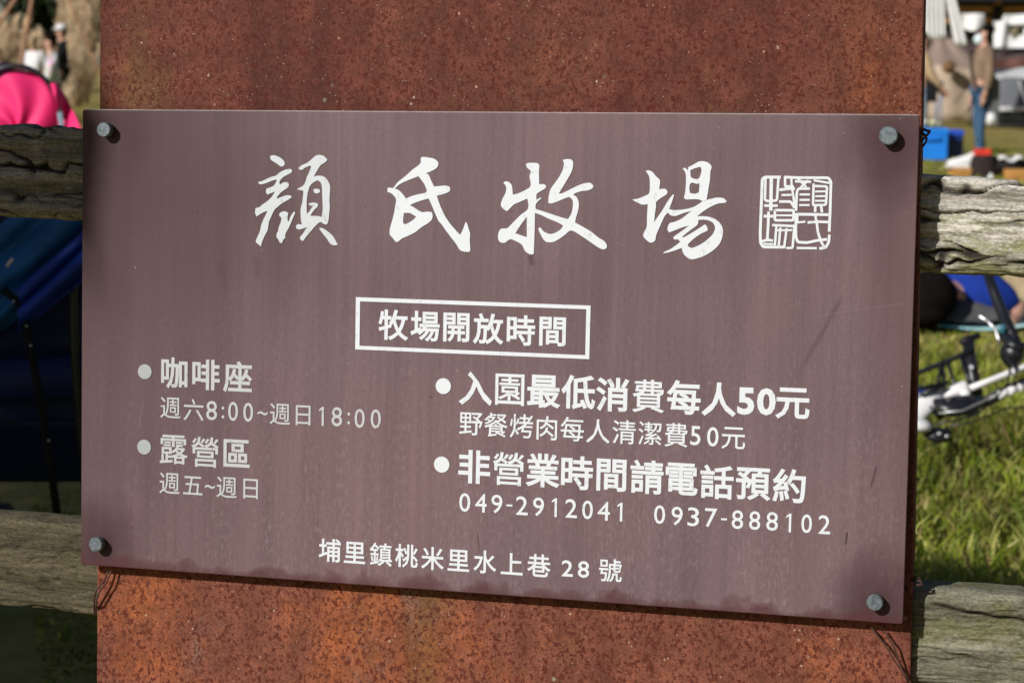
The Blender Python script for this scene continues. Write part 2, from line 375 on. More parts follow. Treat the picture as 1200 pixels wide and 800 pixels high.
line('text_line', J('非營業時間請電話預約', (556, 546.8), (595.9, 549.2), (636.3, 551), (676.4, 553.8), (716.7, 556.5), (758.2, 558.5), (799, 561), (840.2, 564.4), (883, 566.7), (924.9, 568.8)),
     41, .021, M_white, 'bold line asking to book by phone', dense='營')
E_ = lambda x, y, w_=13: (x, y, w_, 22)
line('text_line', J('049-2912041', E_(544.9, 588.3), E_(563.8, 589, 13.5), E_(582.5, 590.2), (597.2, 591.8, 7, 2.2), E_(611.8, 592.1, 13.8), E_(631.3, 593.5), E_(649.8, 594.3, 6), E_(669.5, 595.4, 13.8),
     E_(688.7, 597, 12.5), E_(707.7, 598.4, 14.5), E_(726.5, 599.5, 6)), 22, 0, M_white, 'thin line with the first phone number', .005)
line('text_line', J('0937-888102', E_(773.2, 602.5), E_(793.6, 604.3, 13.3), E_(812.7, 605.2, 13.5), E_(833.4, 606.3, 14.5), (848.6, 608, 7, 2.2), E_(864.4, 608.4, 13.5), E_(884.6, 609.5, 13.2), E_(905, 610.5, 13.8),
     E_(924.3, 612.2, 6), E_(945.4, 613.2, 12.5), E_(966.2, 614.3, 13.8)), 22, 0, M_white, 'thin line with the second phone number', .005)
line('text_line', J('牧場開放時間', (461.3, 380.7), (498.3, 382.3), (535, 383.6), (572.4, 385.3), (610.7, 387), (647.7, 388.4)), 37, .020, M_white, 'bold line inside the white box')
line('text_line', J('埔里鎮桃米里水上巷28號', (386.7, 644.3), (415.8, 647.2), (446.5, 649.3), (476.7, 651), (507.2, 654), (537.5, 656.3), (568.5, 658), (600, 660.3), (631.7, 662.2),
     (665, 665.5, 13.3, 19), (684, 666.7, 13.3, 19.5), (715.5, 668)), 28.5, .014, M_white, 'address line along the bottom', .012, dense='鎮號')

def prism(mb, loops, y0=.0001, y1=-RAISE):
    """closed outline with holes (sign x, z), extruded; filled by a 2D curve"""
    c = bpy.data.curves.new('t', 'CURVE'); c.dimensions = '2D'; c.fill_mode = 'FRONT'
    for L in loops:
        s = c.splines.new('POLY'); s.points.add(len(L) - 1); s.use_cyclic_u = True
        for i, (x, z) in enumerate(L): s.points[i].co = (x, z, 0, 1)
    o = bpy.data.objects.new('t', c); C.objects.link(o); dg = bpy.context.evaluated_depsgraph_get(); dg.update()
    m = bpy.data.meshes.new_from_object(o.evaluated_get(dg))
    b2 = bmesh.new(); b2.from_mesh(m); bmesh.ops.remove_doubles(b2, verts=b2.verts, dist=1e-7)
    r = bmesh.ops.extrude_face_region(b2, geom=b2.faces[:])
    for e in r['geom']:
        if isinstance(e, bmesh.types.BMVert): e.co.z = 1
    bmesh.ops.recalc_face_normals(b2, faces=b2.faces[:]); b2.verts.index_update()
    mb.add([(v.co.x, y0 + (y1 - y0) * v.co.z, v.co.y) for v in b2.verts], [tuple(v.index for v in f.verts) for f in b2.faces])
    b2.free(); bpy.data.objects.remove(o); bpy.data.curves.remove(c); bpy.data.meshes.remove(m)
def smooth_loop(L, k=4):
    P = [Vector(p) for p in L]; n = len(P); T = []
    for i in range(n):
        a, b = P[i] - P[i - 1], P[(i + 1) % n] - P[i]
        sharp = a.angle(b, 0) > R(62)
        T.append(None if sharp else (P[(i + 1) % n] - P[i - 1]) * .5)
    out = []
    for i in range(n):
        a, b = P[i], P[(i + 1) % n]; d = b - a
        def lim(t): return t * min(1, d.length / max(t.length, 1e-9)) if t is not None else d
        ta, tb = lim(T[i]), lim(T[(i + 1) % n])
        for j in range(k):
            t = j / k; t2, t3 = t * t, t * t * t
            out.append(a * (2 * t3 - 3 * t2 + 1) + ta * (t3 - 2 * t2 + t) + b * (-2 * t3 + 3 * t2) + tb * (t3 - t2))
    return out
def brush(comps, s, ox, oy, label, m=None):
    mb = MB()
    for loops in comps:
        LL = []
        for L in loops:
            LL.append([(lambda q: (q.x, q.z))(on_sign(ox + p.x / s, oy + p.y / s)) for p in smooth_loop(L)])
        prism(mb, LL)
    return mb.build('brush_character', m or M_white, sign, label=label)
YAN = [
 [[(165,80),(190,74),(225,85),(255,105),(270,130),(265,148),(243,155),(215,135),(190,120),(170,105)]],
 [[(78,268),(120,255),(165,232),(205,222),(232,200),(275,178),(310,173),(324,182),(318,198),(290,215),(268,225),(245,245),(232,268),(235,285),(262,270),(290,270),(300,285),(292,308),(265,325),(240,345),(215,375),(215,388),(245,375),(285,362),(315,365),(320,378),(295,395),(250,420),(215,450),(195,470),(175,510),(155,560),(148,610),(130,645),(110,690),(98,730),(80,715),(62,695),(72,665),(92,620),(100,580),(115,540),(135,500),(145,475),(120,483),(90,500),(68,515),(57,490),(60,455),(85,448),(115,425),(150,400),(180,370),(200,335),(175,345),(145,358),(135,340),(138,315),(165,305),(195,290),(215,250),(195,252),(160,265),(120,280),(90,283)]],
 [[(235,490),(262,478),(285,483),(295,492),(290,520),(292,548),(300,550),(312,515),(330,487),(342,480),(345,490),(330,525),(315,560),(300,595),(285,620),(272,650),(275,665),(258,685),(252,705),(235,703),(225,680),(212,665),(212,640),(222,620),(228,590),(240,560),(246,525),(232,510)]],
 [[(370,165),(395,145),(430,130),(462,105),(490,80),(520,72),(555,82),(578,108),(560,125),(530,145),(515,165),(495,200),(480,228),(508,221),(540,224),(567,238),(585,265),(597,300),(595,350),(592,400),(595,440),(590,500),(585,545),(575,572),(555,570),(540,560),(525,555),(505,570),(480,595),(455,625),(425,660),(402,692),(383,680),(382,662),(400,640),(420,610),(432,590),(405,600),(375,608),(355,600),(352,580),(368,570),(395,573),(388,545),(385,500),(385,460),(395,420),(402,370),(405,330),(385,325),(362,322),(365,312),(385,305),(405,290),(420,265),(428,235),(445,200),(460,158),(455,148),(425,160),(395,178),(375,178)],
  [(470,275),(450,300),(440,330),(432,370),(428,410),(428,450),(430,497),(445,482),(465,452),(475,440),(452,435),(441,425),(455,418),(485,415),(510,425),(508,442),(488,462),(468,488),(455,510),(480,511),(512,512),(535,520),(543,480),(543,420),(540,350),(538,300),(528,268),(505,254)],
  [(475,322),(495,315),(522,320),(525,338),(508,348),(485,345)]],
 [[(517,600),(535,597),(565,612),(595,635),(620,660),(640,695),(652,718),(630,722),(605,715),(590,700),(575,675),(550,645),(530,618)]]]
SHI = [[[(305,88),(320,80),(360,85),(395,93),(420,115),(420,140),(405,158),(375,175),(338,190),(358,200),(375,240),(395,278),(430,275),(470,272),(498,280),(502,300),(490,315),(450,330),(412,340),(425,380),(445,430),(470,480),(500,525),(530,560),(568,602),(585,570),(605,515),(615,525),(625,560),(635,590),(633,640),(636,705),(625,715),(590,712),(565,700),(540,660),(505,615),(475,575),(440,525),(425,510),(400,455),(375,395),(357,358),(320,368),(270,385),(232,402),(262,420),(290,438),(315,450),(350,446),(378,450),(384,470),(378,500),(350,525),(310,550),(265,585),(215,610),(180,625),(150,648),(135,645),(115,620),(97,598),(98,560),(115,500),(127,450),(135,400),(140,365),(125,340),(105,322),(82,315),(82,290),(95,285),(120,288),(150,250),(200,210),(250,165),(290,135),(305,115)],
  [(130,292),(165,262),(210,240),(255,222),(290,210),(310,235),(330,265),(345,305),(335,320),(290,330),(245,342),(205,358),(185,330),(160,305),(140,295)],
  [(192,455),(230,455),(255,468),(274,480),(255,500),(225,520),(200,532),(187,520),(188,485)]]]
MU = [[[(265,98),(285,92),(335,92),(355,105),(353,150),(355,235),(385,234),(402,245),(395,262),(365,280),(338,300),(336,338),(362,325),(371,328),(350,345),(335,362),(330,385),(335,400),(380,415),(440,435),(500,455),(548,468),(570,430),(580,380),(578,340),(555,318),(510,335),(470,352),(435,363),(415,358),(418,320),(425,285),(430,270),(445,245),(475,205),(500,165),(515,130),(520,95),(512,72),(540,66),(570,70),(582,90),(575,140),(550,190),(520,240),(485,298),(510,294),(550,275),(600,250),(650,230),(695,225),(718,245),(710,262),(680,275),(640,280),(600,292),(582,305),(605,320),(620,360),(615,410),(600,460),(595,490),(640,515),(700,550),(750,590),(790,615),(808,645),(800,665),(775,668),(740,650),(690,615),(630,575),(590,550),(560,545),(530,570),(480,605),(440,622),(400,618),(375,590),(355,550),(348,528),(365,525),(385,550),(425,567),(460,560),(500,535),(515,510),(480,490),(420,465),(360,437),(326,426),(325,500),(322,600),(318,700),(295,703),(260,680),(240,640),(200,615),(160,602),(125,625),(95,622),(80,600),(82,560),(100,532),(140,528),(180,490),(230,440),(275,405),(283,370),(275,330),(230,350),(185,370),(155,400),(138,415),(110,395),(98,370),(110,330),(130,290),(133,250),(115,225),(130,215),(155,222),(172,245),(178,303),(200,300),(245,282),(290,255),(298,230),(290,180),(298,145),(275,125)],
  [(272,450),(272,588),(240,578),(195,562),(225,515),(250,480)]]]
CHANG = [[[(165,125),(190,122),(215,135),(240,165),(268,195),(262,257),(305,255),(322,275),(315,295),(275,320),(240,350),(240,380),(232,430),(225,495),(250,460),(285,410),(320,350),(345,315),(363,294),(370,300),(355,345),(335,400),(365,408),(420,405),(480,395),(530,375),(575,345),(620,330),(680,318),(725,322),(750,345),(735,355),(690,360),(640,380),(590,410),(535,452),(590,452),(650,465),(700,500),(722,550),(715,610),(690,660),(640,705),(580,740),(500,762),(460,745),(435,715),(425,680),(370,700),(330,712),(290,720),(300,708),(340,690),(385,660),(415,635),(395,618),(375,622),(362,605),(380,590),(430,555),(480,518),(430,532),(370,555),(335,568),(322,548),(335,505),(380,490),(430,465),(480,425),(500,412),(440,428),(380,450),(345,445),(325,425),(300,455),(270,520),(240,590),(232,628),(200,642),(170,622),(148,595),(155,565),(172,530),(175,450),(180,365),(140,368),(100,350),(68,332),(110,325),(160,305),(190,285),(195,220),(190,165)],
  [(545,478),(600,478),(645,495),(665,530),(652,575),(610,620),(560,655),(500,680),(475,672),(468,655),(510,615),(560,580),(612,555),(608,528),(592,510),(540,545),(480,582),(436,606),(428,600),(470,565),(525,525),(542,505)]],
 [[(432,110),(445,102),(460,112),(472,125),(470,100),(510,80),(550,58),(590,57),(620,70),(640,95),(632,130),(628,190),(618,250),(610,300),(600,340),(580,345),(545,330),(490,330),(455,330),(442,318),(450,280),(455,220),(455,160),(448,130)],
  [(486,122),(510,110),(560,95),(568,120),(560,155),(545,182),(515,182),(492,170),(488,145)],
  [(485,220),(500,210),(530,218),(552,215),(552,245),(548,280),(520,290),(485,285),(480,255)]]]
brush(YAN, 6.15, 290, 170, 'first big brushed character', M_soft); brush(SHI, 5.715, 440, 170, 'second big brushed character')
brush(MU, 5.714, 570, 175, 'third big brushed character'); brush(CHANG, 6.154, 730, 180, 'fourth big brushed character')

def ribbon(mb, pts, wd, y1, s, ox, oy, closed=False):
    P = [Vector((ox + x / s, oy + y / s)) for x, y in pts]; L, Rr = [], []
    for i, p in enumerate(P):
        a = P[i - 1] if i or closed else None; b = P[(i + 1) % len(P)] if i < len(P) - 1 or closed else None
        t1 = (p - a).normalized() if a is not None else (b - p).normalized(); t2 = (b - p).normalized() if b is not None else t1
        n = (Vector((-t1.y, t1.x)) + Vector((-t2.y, t2.x))); n = n.normalized() * (1 / max(.5, math.cos(t1.angle(t2, 0) / 2)))
        ext = (t1 * -.5 if (a is None) else (t2 * .5 if b is None else Vector((0, 0)))) * wd * .4
        L.append(p + ext + n * wd / 2); Rr.append(p + ext - n * wd / 2)
    n = len(P); vs = []
    for q in L + Rr:
        c = on_sign(q.x, q.y); vs.append((c.x, y1, c.z))
    for q in L + Rr:
        c = on_sign(q.x, q.y); vs.append((c.x, .0001, c.z))
    fs = []; rng = range(n if closed else n - 1)
    for i in rng:
        j = (i + 1) % n
        fs += [(i, j, n + j, n + i), (2 * n + i, 3 * n + i, 3 * n + j, 2 * n + j), (i, 2 * n + i, 2 * n + j, j), (n + i, n + j, 3 * n + j, 3 * n + i)]
    if not closed: fs += [(0, n, 3 * n, 2 * n), (n - 1, 3 * n - 1, 4 * n - 1, 2 * n - 1)]
    mb.add(vs, fs)
def rnd(pts, k=3):
    out = [pts[0]]
    for a, b, c in zip(pts, pts[1:], pts[2:]):
        a, b, c = Vector(a), Vector(b), Vector(c); r = min(14, (a - b).length * .4, (c - b).length * .4)
        p, q = b + (a - b).normalized() * r, b + (c - b).normalized() * r
        for t in [i / k for i in range(k + 1)]: out.append(tuple(p * (1 - t) ** 2 + b * 2 * t * (1 - t) + q * t * t))
    return out + [pts[-1]]
SEAL = [([(250,92),(120,92),(98,108),(90,300),(80,560),(82,650),(105,686),(290,688)],20),([(305,695),(355,695)],15),([(395,695),(558,697)],16),([(588,699),(638,692),(664,645),(669,585)],19),([(668,552),(675,400),(683,130),(660,98),(400,97),(288,92)],19),
 ([(125,108),(120,288),(150,297),(222,290),(236,95)],17),([(175,105),(170,372)],24),([(118,335),(225,335)],18),([(292,92),(292,172),(362,172)],18),([(345,92),(348,165)],15),([(248,200),(300,193),(372,190)],20),([(265,245),(345,243)],15),([(245,300),(340,300),(372,352)],18),([(352,195),(362,250),(372,330)],16),
 ([(385,375),(392,220),(405,190),(500,190)],18),([(380,128),(510,132)],17),([(405,108),(470,175)],15),([(488,122),(425,180)],15),([(418,240),(500,240)],15),([(418,286),(500,286)],15),([(415,330),(498,330)],14),([(535,150),(530,332),(640,328),(650,172),(545,168)],17),([(540,120),(668,142)],15),([(552,215),(642,213)],14),([(552,255),(642,254)],14),([(550,294),(642,293)],14),([(550,335),(548,385)],18),([(600,335),(606,388)],18),
 ([(115,425),(188,425)],20),([(152,390),(148,500),(140,635)],19),([(95,640),(140,625),(185,632)],18),([(205,375),(205,460),(362,460),(366,375),(208,373)],18),([(215,418),(355,418)],14),([(185,500),(290,505),(375,510)],17),([(372,500),(356,690)],17),([(218,512),(205,675)],17),([(252,525),(238,680)],17),([(305,530),(285,685)],17),([(215,545),(350,543)],14),([(110,660),(190,662)],14),
 ([(384,405),(384,600),(400,645),(480,650),(560,632),(645,622)],19),([(390,408),(660,412)],20),([(395,478),(462,472)],15),([(488,478),(575,472),(662,475)],18),([(550,418),(562,480),(572,560),(598,640),(628,690)],18),([(398,400),(398,475)],14)]
mb = MB()
for i, (p, wd) in enumerate(SEAL):
    ribbon(mb, rnd([tuple(q) for q in p]) if len(p) > 2 else p, wd * 1.22 / 7.273, -.0005 - i * .000008, 7.273, 880, 195)
mb.build('seal_mark', M_white, sign, label='small square white seal mark at the right')
mb = MB()
o_ = [(417.3, 348.1), (692.3, 358), (690.7, 420.7), (416.5, 409.2)]; i_ = [(422.3, 353.0), (687.3, 362.3), (686, 416), (421.5, 405)]
prism(mb, [[(lambda q: (q.x, q.z))(on_sign(*p)) for p in o_], [(lambda q: (q.x, q.z))(on_sign(*p)) for p in i_]])
mb.build('border_box', M_white, sign)
for (x, y, r), m in zip([(169.9, 435.3, 8), (169.2, 523.5, 8), (519.7, 452.2, 8.9), (517.8, 544, 9)], [M_dull, M_dull, M_white, M_white]):
    c = on_sign(x, y); rm = r * (on_sign(x + 5, y) - on_sign(x - 5, y)).length / 10; mb = MB()
    mb.tube([(c.x, .0001, c.z), (c.x, -RAISE, c.z)], rm, 32, sm=False); mb.build('bullet_dot', m, sign)
for k, (bx, bz) in enumerate(BOLTS):
    r = .0082 if k != 1 else .0092; mb = MB()
    mb.tube([(bx, STAND + .002, bz), (bx, -.0015, bz)], r * .62, 16); mb.tube([(bx, -.0005, bz), (bx, -.003, bz)], r * .8, 16)
    st = mb.build('bolt', M_black, sign)
    mb = MB()
    mb.tube([(bx, -.003, bz), (bx, -HEAD + .001, bz), (bx, -HEAD, bz)], [r * .97, r, r * .88], 28, sm=False)
    mb.build('bolt_head', M_bolt, st)

# ================================================================== POST
FRONT = .003 + STAND
a, b = on_sign(117, 0, FRONT), on_sign(113, 800, FRONT); c, d = on_sign(1083, 0, FRONT), on_sign(1067, 800, FRONT)
def ext(p, q, z): t = (z - p.z) / (q.z - p.z); return p + (q - p) * t
zt, zb = .75, -.93
post = thing('rusty_steel_post', 'broad rust-brown weathering steel post standing behind the sign', 'post', M=SIGN_M)
TL, BL, TR, BR = ext(a, b, zt), ext(a, b, zb), ext(c, d, zt), ext(c, d, zb)
bm = bmesh.new()
vs = [bm.verts.new(v + Vector((0, dy, 0))) for dy in (0, .035) for v in (TL, TR, BR, BL)]
for f in ((3, 2, 1, 0), (4, 5, 6, 7), (0, 1, 5, 4), (1, 2, 6, 5), (2, 3, 7, 6), (3, 0, 4, 7)): bm.faces.new([vs[i] for i in f])
bmesh.ops.recalc_face_normals(bm, faces=bm.faces[:])
bmesh.ops.bevel(bm, geom=bm.edges[:], offset=.0018, segments=2, profile=.5, affect='EDGES')
me = bpy.data.meshes.new('shaft'); bm.to_mesh(me); bm.free(); link('shaft', me, M_rust, post)
mb = MB(); mb.box((0, FRONT + .03, zt + .006), (TR.x - TL.x + .012, .072, .008)); mb.build('cap_plate', M_rust, post)

# ================================================================== FENCE
def rail_mesh(L, H, T, seed, crackk=1.0, lk=1.0, split=None):
    """rough timber rail: x along, y through, z up; cracked and split face"""
    nx, nr = int(L / .0035), 110; vs, fs, cr = [], [], []
    pts = []
    for k in range(nr):                                  # rounded rectangle, denser on the front face
        if k < 82: t = k / 81; y = -T / 2; z = (-.5 + t) * H
        elif k < 90: t = (k - 81) / 9; y = (-.5 + t) * T; z = H / 2
        elif k < 102: t = (k - 89) / 13; y = T / 2; z = (.5 - t) * H
        else: t = (k - 101) / 9; y = (.5 - t) * T; z = -H / 2
        ky = max(0, (abs(z) / (H / 2)) - .8) / .2; kz = max(0, (abs(y) / (T / 2)) - .5) / .5
        y2 = y * (1 - .16 * ky * ky); z2 = z * (1 - .05 * kz * kz); pts.append((y2, z2))
    for i in range(nx + 1):
        x = i * L / nx; wob = noise.noise((x * 2.5, seed, 0)) * .006; hob = 1 + noise.noise((x * 3, seed, 5)) * .035
        for (y, z) in pts:
            n1 = noise.noise((x * 4.5, y * 10 + seed, z * 42)); n2 = noise.noise((x * 9, y * 20 + seed * 2, z * 95)); n3 = noise.noise((x * 70, y * 80, z * 300 + seed))
            n4 = noise.noise((x * 22, y * 40 + seed, z * 190))
            led = math.floor((n1 * 1.3 + n2 * .7) * 4.2) / 4.2 * lk
            ck = 0
            for fz, fx, of, wd_, gt_ in ((20, 3.0, 0, .050, .30), (44, 5.5, 31, .085, .12), (90, 9, 67, .10, .02)):
                wv = noise.noise((x * fx, seed * 3 + of, z * fz + 1.1 * noise.noise((x * 9, seed + of, z * 24)) + .25 * noise.noise((x * 55, seed, z * 60))))
                gate = max(0, noise.noise((x * 3.1, seed + 9 + of, z * 30)) + gt_)
                ck = max(ck, max(0, 1 - abs(wv) / wd_) * min(1, gate * 3.2) * (1 if fz < 80 else .55))
            ck *= crackk
            if split:
                (xa, za, xb, zb2) = split; tt = (x - xa) / (xb - xa)
                if 0 < tt < 1.6 and y < 0: ck = max(ck, 1.1 * max(0, 1 - abs(z - za - (zb2 - za) * tt + .004 * noise.noise((x * 40, 3, 1))) / .0022) * min(1, tt * 6))
            dsp = led * .0052 + n4 * .0014 + n3 * .0011 + n2 * .0010 - ck * .009
            dr = Vector((y / T * 2, z / H * 2 * .35)); dr = dr.normalized()
            vs.append((x, y + dr.x * dsp, (z + dr.y * dsp) * hob + wob)); cr.append(min(1, ck * 1.3))
    for i in range(nx):
        for k in range(nr):
            fs.append((i * nr + k, (i + 1) * nr + k, (i + 1) * nr + (k + 1) % nr, i * nr + (k + 1) % nr))
    fs += [tuple(reversed(range(nr))), tuple(nx * nr + k for k in range(nr))]
    me = bpy.data.meshes.new('rail'); me.from_pydata(vs, [], fs)
    me.polygons.foreach_set('use_smooth', [True] * (len(fs) - 2) + [False, False])
    at_ = me.attributes.new('crack', 'FLOAT', 'POINT'); at_.data.foreach_set('value', cr); me.update(); return me
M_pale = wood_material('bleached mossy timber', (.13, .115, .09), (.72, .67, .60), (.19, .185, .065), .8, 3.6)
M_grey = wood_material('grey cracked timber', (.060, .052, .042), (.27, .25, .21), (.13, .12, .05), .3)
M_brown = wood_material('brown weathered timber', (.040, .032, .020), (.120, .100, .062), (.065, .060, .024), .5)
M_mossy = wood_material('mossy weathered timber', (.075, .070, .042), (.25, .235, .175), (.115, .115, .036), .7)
M_olive = wood_material('olive lichened timber', (.10, .090, .060), (.36, .34, .26), (.15, .15, .05), .7)
fence = thing('timber_rail_fence', 'old split-rail fence of thick weathered timbers on both sides of the rusty post', 'fence', M=SIGN_M)
RF = FRONT + .012                                        # rail front face
def rail(pxt, pxb, side, m, seed, T, ck, label, L=1.7):
    """pxt, pxb: (near the post, out at the picture edge) on the top and the bottom edge"""
    t0, t1 = on_sign(*pxt[0], RF), on_sign(*pxt[1], RF); b0, b1 = on_sign(*pxb[0], RF), on_sign(*pxb[1], RF)
    H = ((t0 - b0).length + (t1 - b1).length) / 2; c0, c1 = (t0 + b0) / 2, (t1 + b1) / 2
    d_ = (c1 - c0).normalized(); c0 = c0 - d_ * .010; ang = math.atan2(d_.z, d_.x)
    me = rail_mesh(L, H, T, seed, ck, .25 if ck < .6 else 1.0, (.025, H / 2 - .014, .135, H / 2 - .028) if seed == 42.9 else None)
    org = c0 + Vector((0, T / 2, 0))
    if side < 0: org = org + d_ * L; ang += math.pi
    Mx = Matrix.Translation(org) @ Matrix.Rotation(-ang, 4, 'Y')
    return link('rail', me, m, fence, Mx, label), org, d_
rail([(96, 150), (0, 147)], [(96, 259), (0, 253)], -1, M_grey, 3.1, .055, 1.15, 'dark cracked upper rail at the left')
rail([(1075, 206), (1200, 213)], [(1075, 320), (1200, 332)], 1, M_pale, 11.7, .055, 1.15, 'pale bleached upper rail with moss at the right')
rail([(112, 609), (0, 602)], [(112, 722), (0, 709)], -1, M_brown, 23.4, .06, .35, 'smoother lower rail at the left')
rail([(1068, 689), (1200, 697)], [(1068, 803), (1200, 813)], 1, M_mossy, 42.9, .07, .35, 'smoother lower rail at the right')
def fpost(x, seed):
    me = rail_mesh(1.35, .12, .12, seed, .6)
    link('fence_post', me, M_grey, fence, Matrix.Translation((x, RF + .13, -.95)) @ Matrix.Rotation(R(-90), 4, 'Y'))
fpost(-2.0, 5.5); fpost(2.0, 8.8)

# rusty tie wires
M_wire = simple('rusty wire', (.055, .022, .014), .8, .4, 60)
def wire(label, strands):
    mb = MB()
    for pts, r in strands:
        P = [on_sign(x, y, off) for x, y, off in pts]; Q = []
        for i in range(len(P) - 1):
            for t in (0, .34, .67): Q.append(P[i].lerp(P[i + 1], t) + Vector((noise.noise(P[i] * 50 + Vector((t, 0, 0))), 0, noise.noise(P[i] * 70 + Vector((t, 3, 0))))) * .0012)
        mb.tube(Q + [P[-1]], r, 6)
    me = mb.mesh('tie_wire'); o = link('tie_wire', me, M_wire); o.matrix_world = SIGN_M
    return tag(o, label, 'wire', 'rusty wires tying the rails to the post')
wire('thin rusty wire hanging from the sign\'s lower left corner round the post edge', [([(128, 668, .014), (122, 680, .012), (113, 692, .010), (110, 706, .014), (111, 722, .03)], .0011), ([(131, 668, .012), (125, 682, .010), (116, 694, .009), (113, 706, .012), (112, 722, .03)], .0010)])
wire('thin rusty wire running down the post at the lower right', [([(1021, 735, .015), (1034, 752, .012), (1048, 772, .012), (1060, 790, .014), (1072, 806, .018)], .0010), ([(1036, 738, .015), (1046, 756, .010), (1056, 780, .012), (1064, 800, .014)], .0010)])
wire('black twisted wire end sticking out beside the sign\'s upper right corner', [([(1072, 166, .03), (1080, 165, .022), (1087, 158, .02), (1090, 154, .022), (1083, 152, .022), (1080, 156, .02), (1086, 160, .02)], .0014), ([(1074, 170, .03), (1082, 171, .03), (1086, 162, .022)], .0012)])
wire('dark twisted wire end sticking out beside the sign\'s lower right corner', [([(1062, 680, .03), (1070, 681, .022), (1078, 680, .02), (1081, 684, .02), (1072, 686, .02)], .0014), ([(1064, 684, .03), (1073, 676, .022), (1078, 677, .022)], .0010)])

# ================================================================== GROUND AND GRASS
def ground_mat():
    g = G('lawn soil and turf'); n = g.noise(.5, 6, .65); n2 = g.noise(14, 6, .75)
    col = g.ramp(n, (.3, (.19, .17, .040)), (.55, (.27, .215, .070)), (.75, (.34, .25, .115)))
    col = g.mix(.7, col, g.ramp(n2, (.3, .5), (.5, 1.0), (.7, 1.4)), 'MULTIPLY')
    g.bump(n2, .3, .03); return g.set(color=col, rough=.95, spec=.1)
bm = bmesh.new(); bmesh.ops.create_grid(bm, x_segments=40, y_segments=40, size=700)
me = bpy.data.meshes.new('lawn'); bm.to_mesh(me); bm.free()
structure(link('lawn', me, ground_mat()))
M_grass = leafy('grass blades', [(.06, .10, .010), (.16, .22, .015), (.33, .38, .03), (.10, .15, .015), (.50, .46, .15), (.24, .31, .028), (.34, .22, .10)], .55)
def blades(name, n, xr, dens, hr, seed, label):
    rn = random.Random(seed); V, F = [], []
    while len(V) < n * 7:
        y = dens(rn.random()); x = rn.uniform(*xr) * (1 if xr[0] > -90 else 1)
        x = x * y / 6.0
        h = rn.uniform(*hr) * (.75 + .8 * max(0, noise.noise((x * 2.2, y * 2.2, 3)) + .25)); wd = rn.uniform(.0020, .0058) * (1 + max(0, y - 6) * .12)
        if x < -.45 and y < 6.5: h *= .12
        if 7.9 < y < 10.6 and x > 1.3: h *= .30
        a = rn.uniform(0, 6.283); ln = rn.uniform(.15, 1.1) * h; b = rn.uniform(0, 6.283)
        o = len(V); sx, sy = math.cos(b) * wd, math.sin(b) * wd
        for t, ww in ((0, 1), (.4, .95), (.75, .65)):
            cx, cy, cz = x + math.cos(a) * ln * t * t, y + math.sin(a) * ln * t * t, h * (t - .28 * t * t * ln / h)
            V += [(cx - sx * ww, cy - sy * ww, cz), (cx + sx * ww, cy + sy * ww, cz)]
        V.append((x + math.cos(a) * ln, y + math.sin(a) * ln, h * (1 - .28 * ln / h)))
        F += [(o, o + 1, o + 3, o + 2), (o + 2, o + 3, o + 5, o + 4), (o + 4, o + 5, o + 6)]
    me = bpy.data.meshes.new(name); me.from_pydata(V, [], F)
    return tag(link(name, me, M_grass), label, 'grass', kind='stuff')
blades('grass', 62000, (-1.5, 2.4), lambda u: 3.2 + u ** 1.3 * 8.5, (.05, .13), 5, 'unmown sunlit green grass with straw-coloured blades behind the fence')
blades('short_grass', 34000, (-2.2, 2.6), lambda u: 10 + u * 18, (.02, .055), 6, 'short yellowish lawn grass further back')

# ================================================================== FOLIAGE
def leaf_cloud(rn, centres, n, size, elong=1.6):
    V, F = [], []
    for i in range(n):
        c, r = centres[rn.randrange(len(centres))]
        d = Vector((rn.gauss(0, 1), rn.gauss(0, 1), rn.gauss(0, 1))).normalized() * (rn.random() ** .45)
        p = Vector(c) + Vector((d.x * r[0], d.y * r[1], d.z * r[2]))
        m = Euler((rn.uniform(0, 6.3), rn.uniform(0, 6.3), rn.uniform(0, 6.3))).to_matrix(); s = size * rn.uniform(.6, 1.3)
        o = len(V)
        for x, y, z in ((-elong, 0, 0), (0, -.6, .12), (elong, 0, -.1), (0, .6, .12)): V.append(p + m @ (Vector((x, y, z)) * s * .5))
        F.append((o, o + 1, o + 2, o + 3))
    return V, F
M_bark = simple('bark', (.09, .065, .045), .9, .5, 9)
M_dark_leaf = leafy('dark evergreen leaves', [(.012, .022, .010), (.022, .036, .013), (.035, .050, .018)])
M_leaf = leafy('green leaves', [(.03, .055, .012), (.06, .09, .02), (.045, .075, .015)])
def tree(name, loc, h, rx, trunk_h, nleaf, size, m, label, cat='tree', group=None, seed=0, clumps=14, flat=1.0, rz=None):
    rn = random.Random(seed); t = thing(name, label, cat, loc, group)
    rz = rz or (h - trunk_h) / 2; zc = trunk_h + rz
    cs = []
    for i in range(clumps):
        d = Vector((rn.gauss(0, 1), rn.gauss(0, 1), rn.gauss(0, 1))).normalized() * rn.uniform(.35, .95)
        c = Vector((d.x * rx * .75, d.y * rx * .75 * flat, zc + d.z * rz * .75)); rr = rn.uniform(.3, .5)
        cs.append((c, (rx * rr, rx * rr * flat, rz * rr * .9)))
    mb = MB(); mb.tube([(0, 0, 0), (.02 * h * rn.uniform(-1, 1), 0, trunk_h * .6), (0, 0, zc), (0, 0, zc + rz * .6)], [h * .022, h * .017, h * .011, h * .004], 10)
    tr = mb.build('trunk', M_bark, t); mb = MB()
    for c, r in cs[:9]:
        s = Vector((0, 0, rn.uniform(trunk_h * .7, zc))); mb.tube([s, s.lerp(c, .5) + Vector((0, 0, -.05 * h * .3)), c], [h * .009, h * .006, h * .002], 6)
    mb.build('limb', M_bark, t)
    V, F = leaf_cloud(rn, cs, nleaf, size); me = bpy.data.meshes.new('crown'); me.from_pydata([tuple(v) for v in V], [], F); link('crown', me, m, t)
    return t
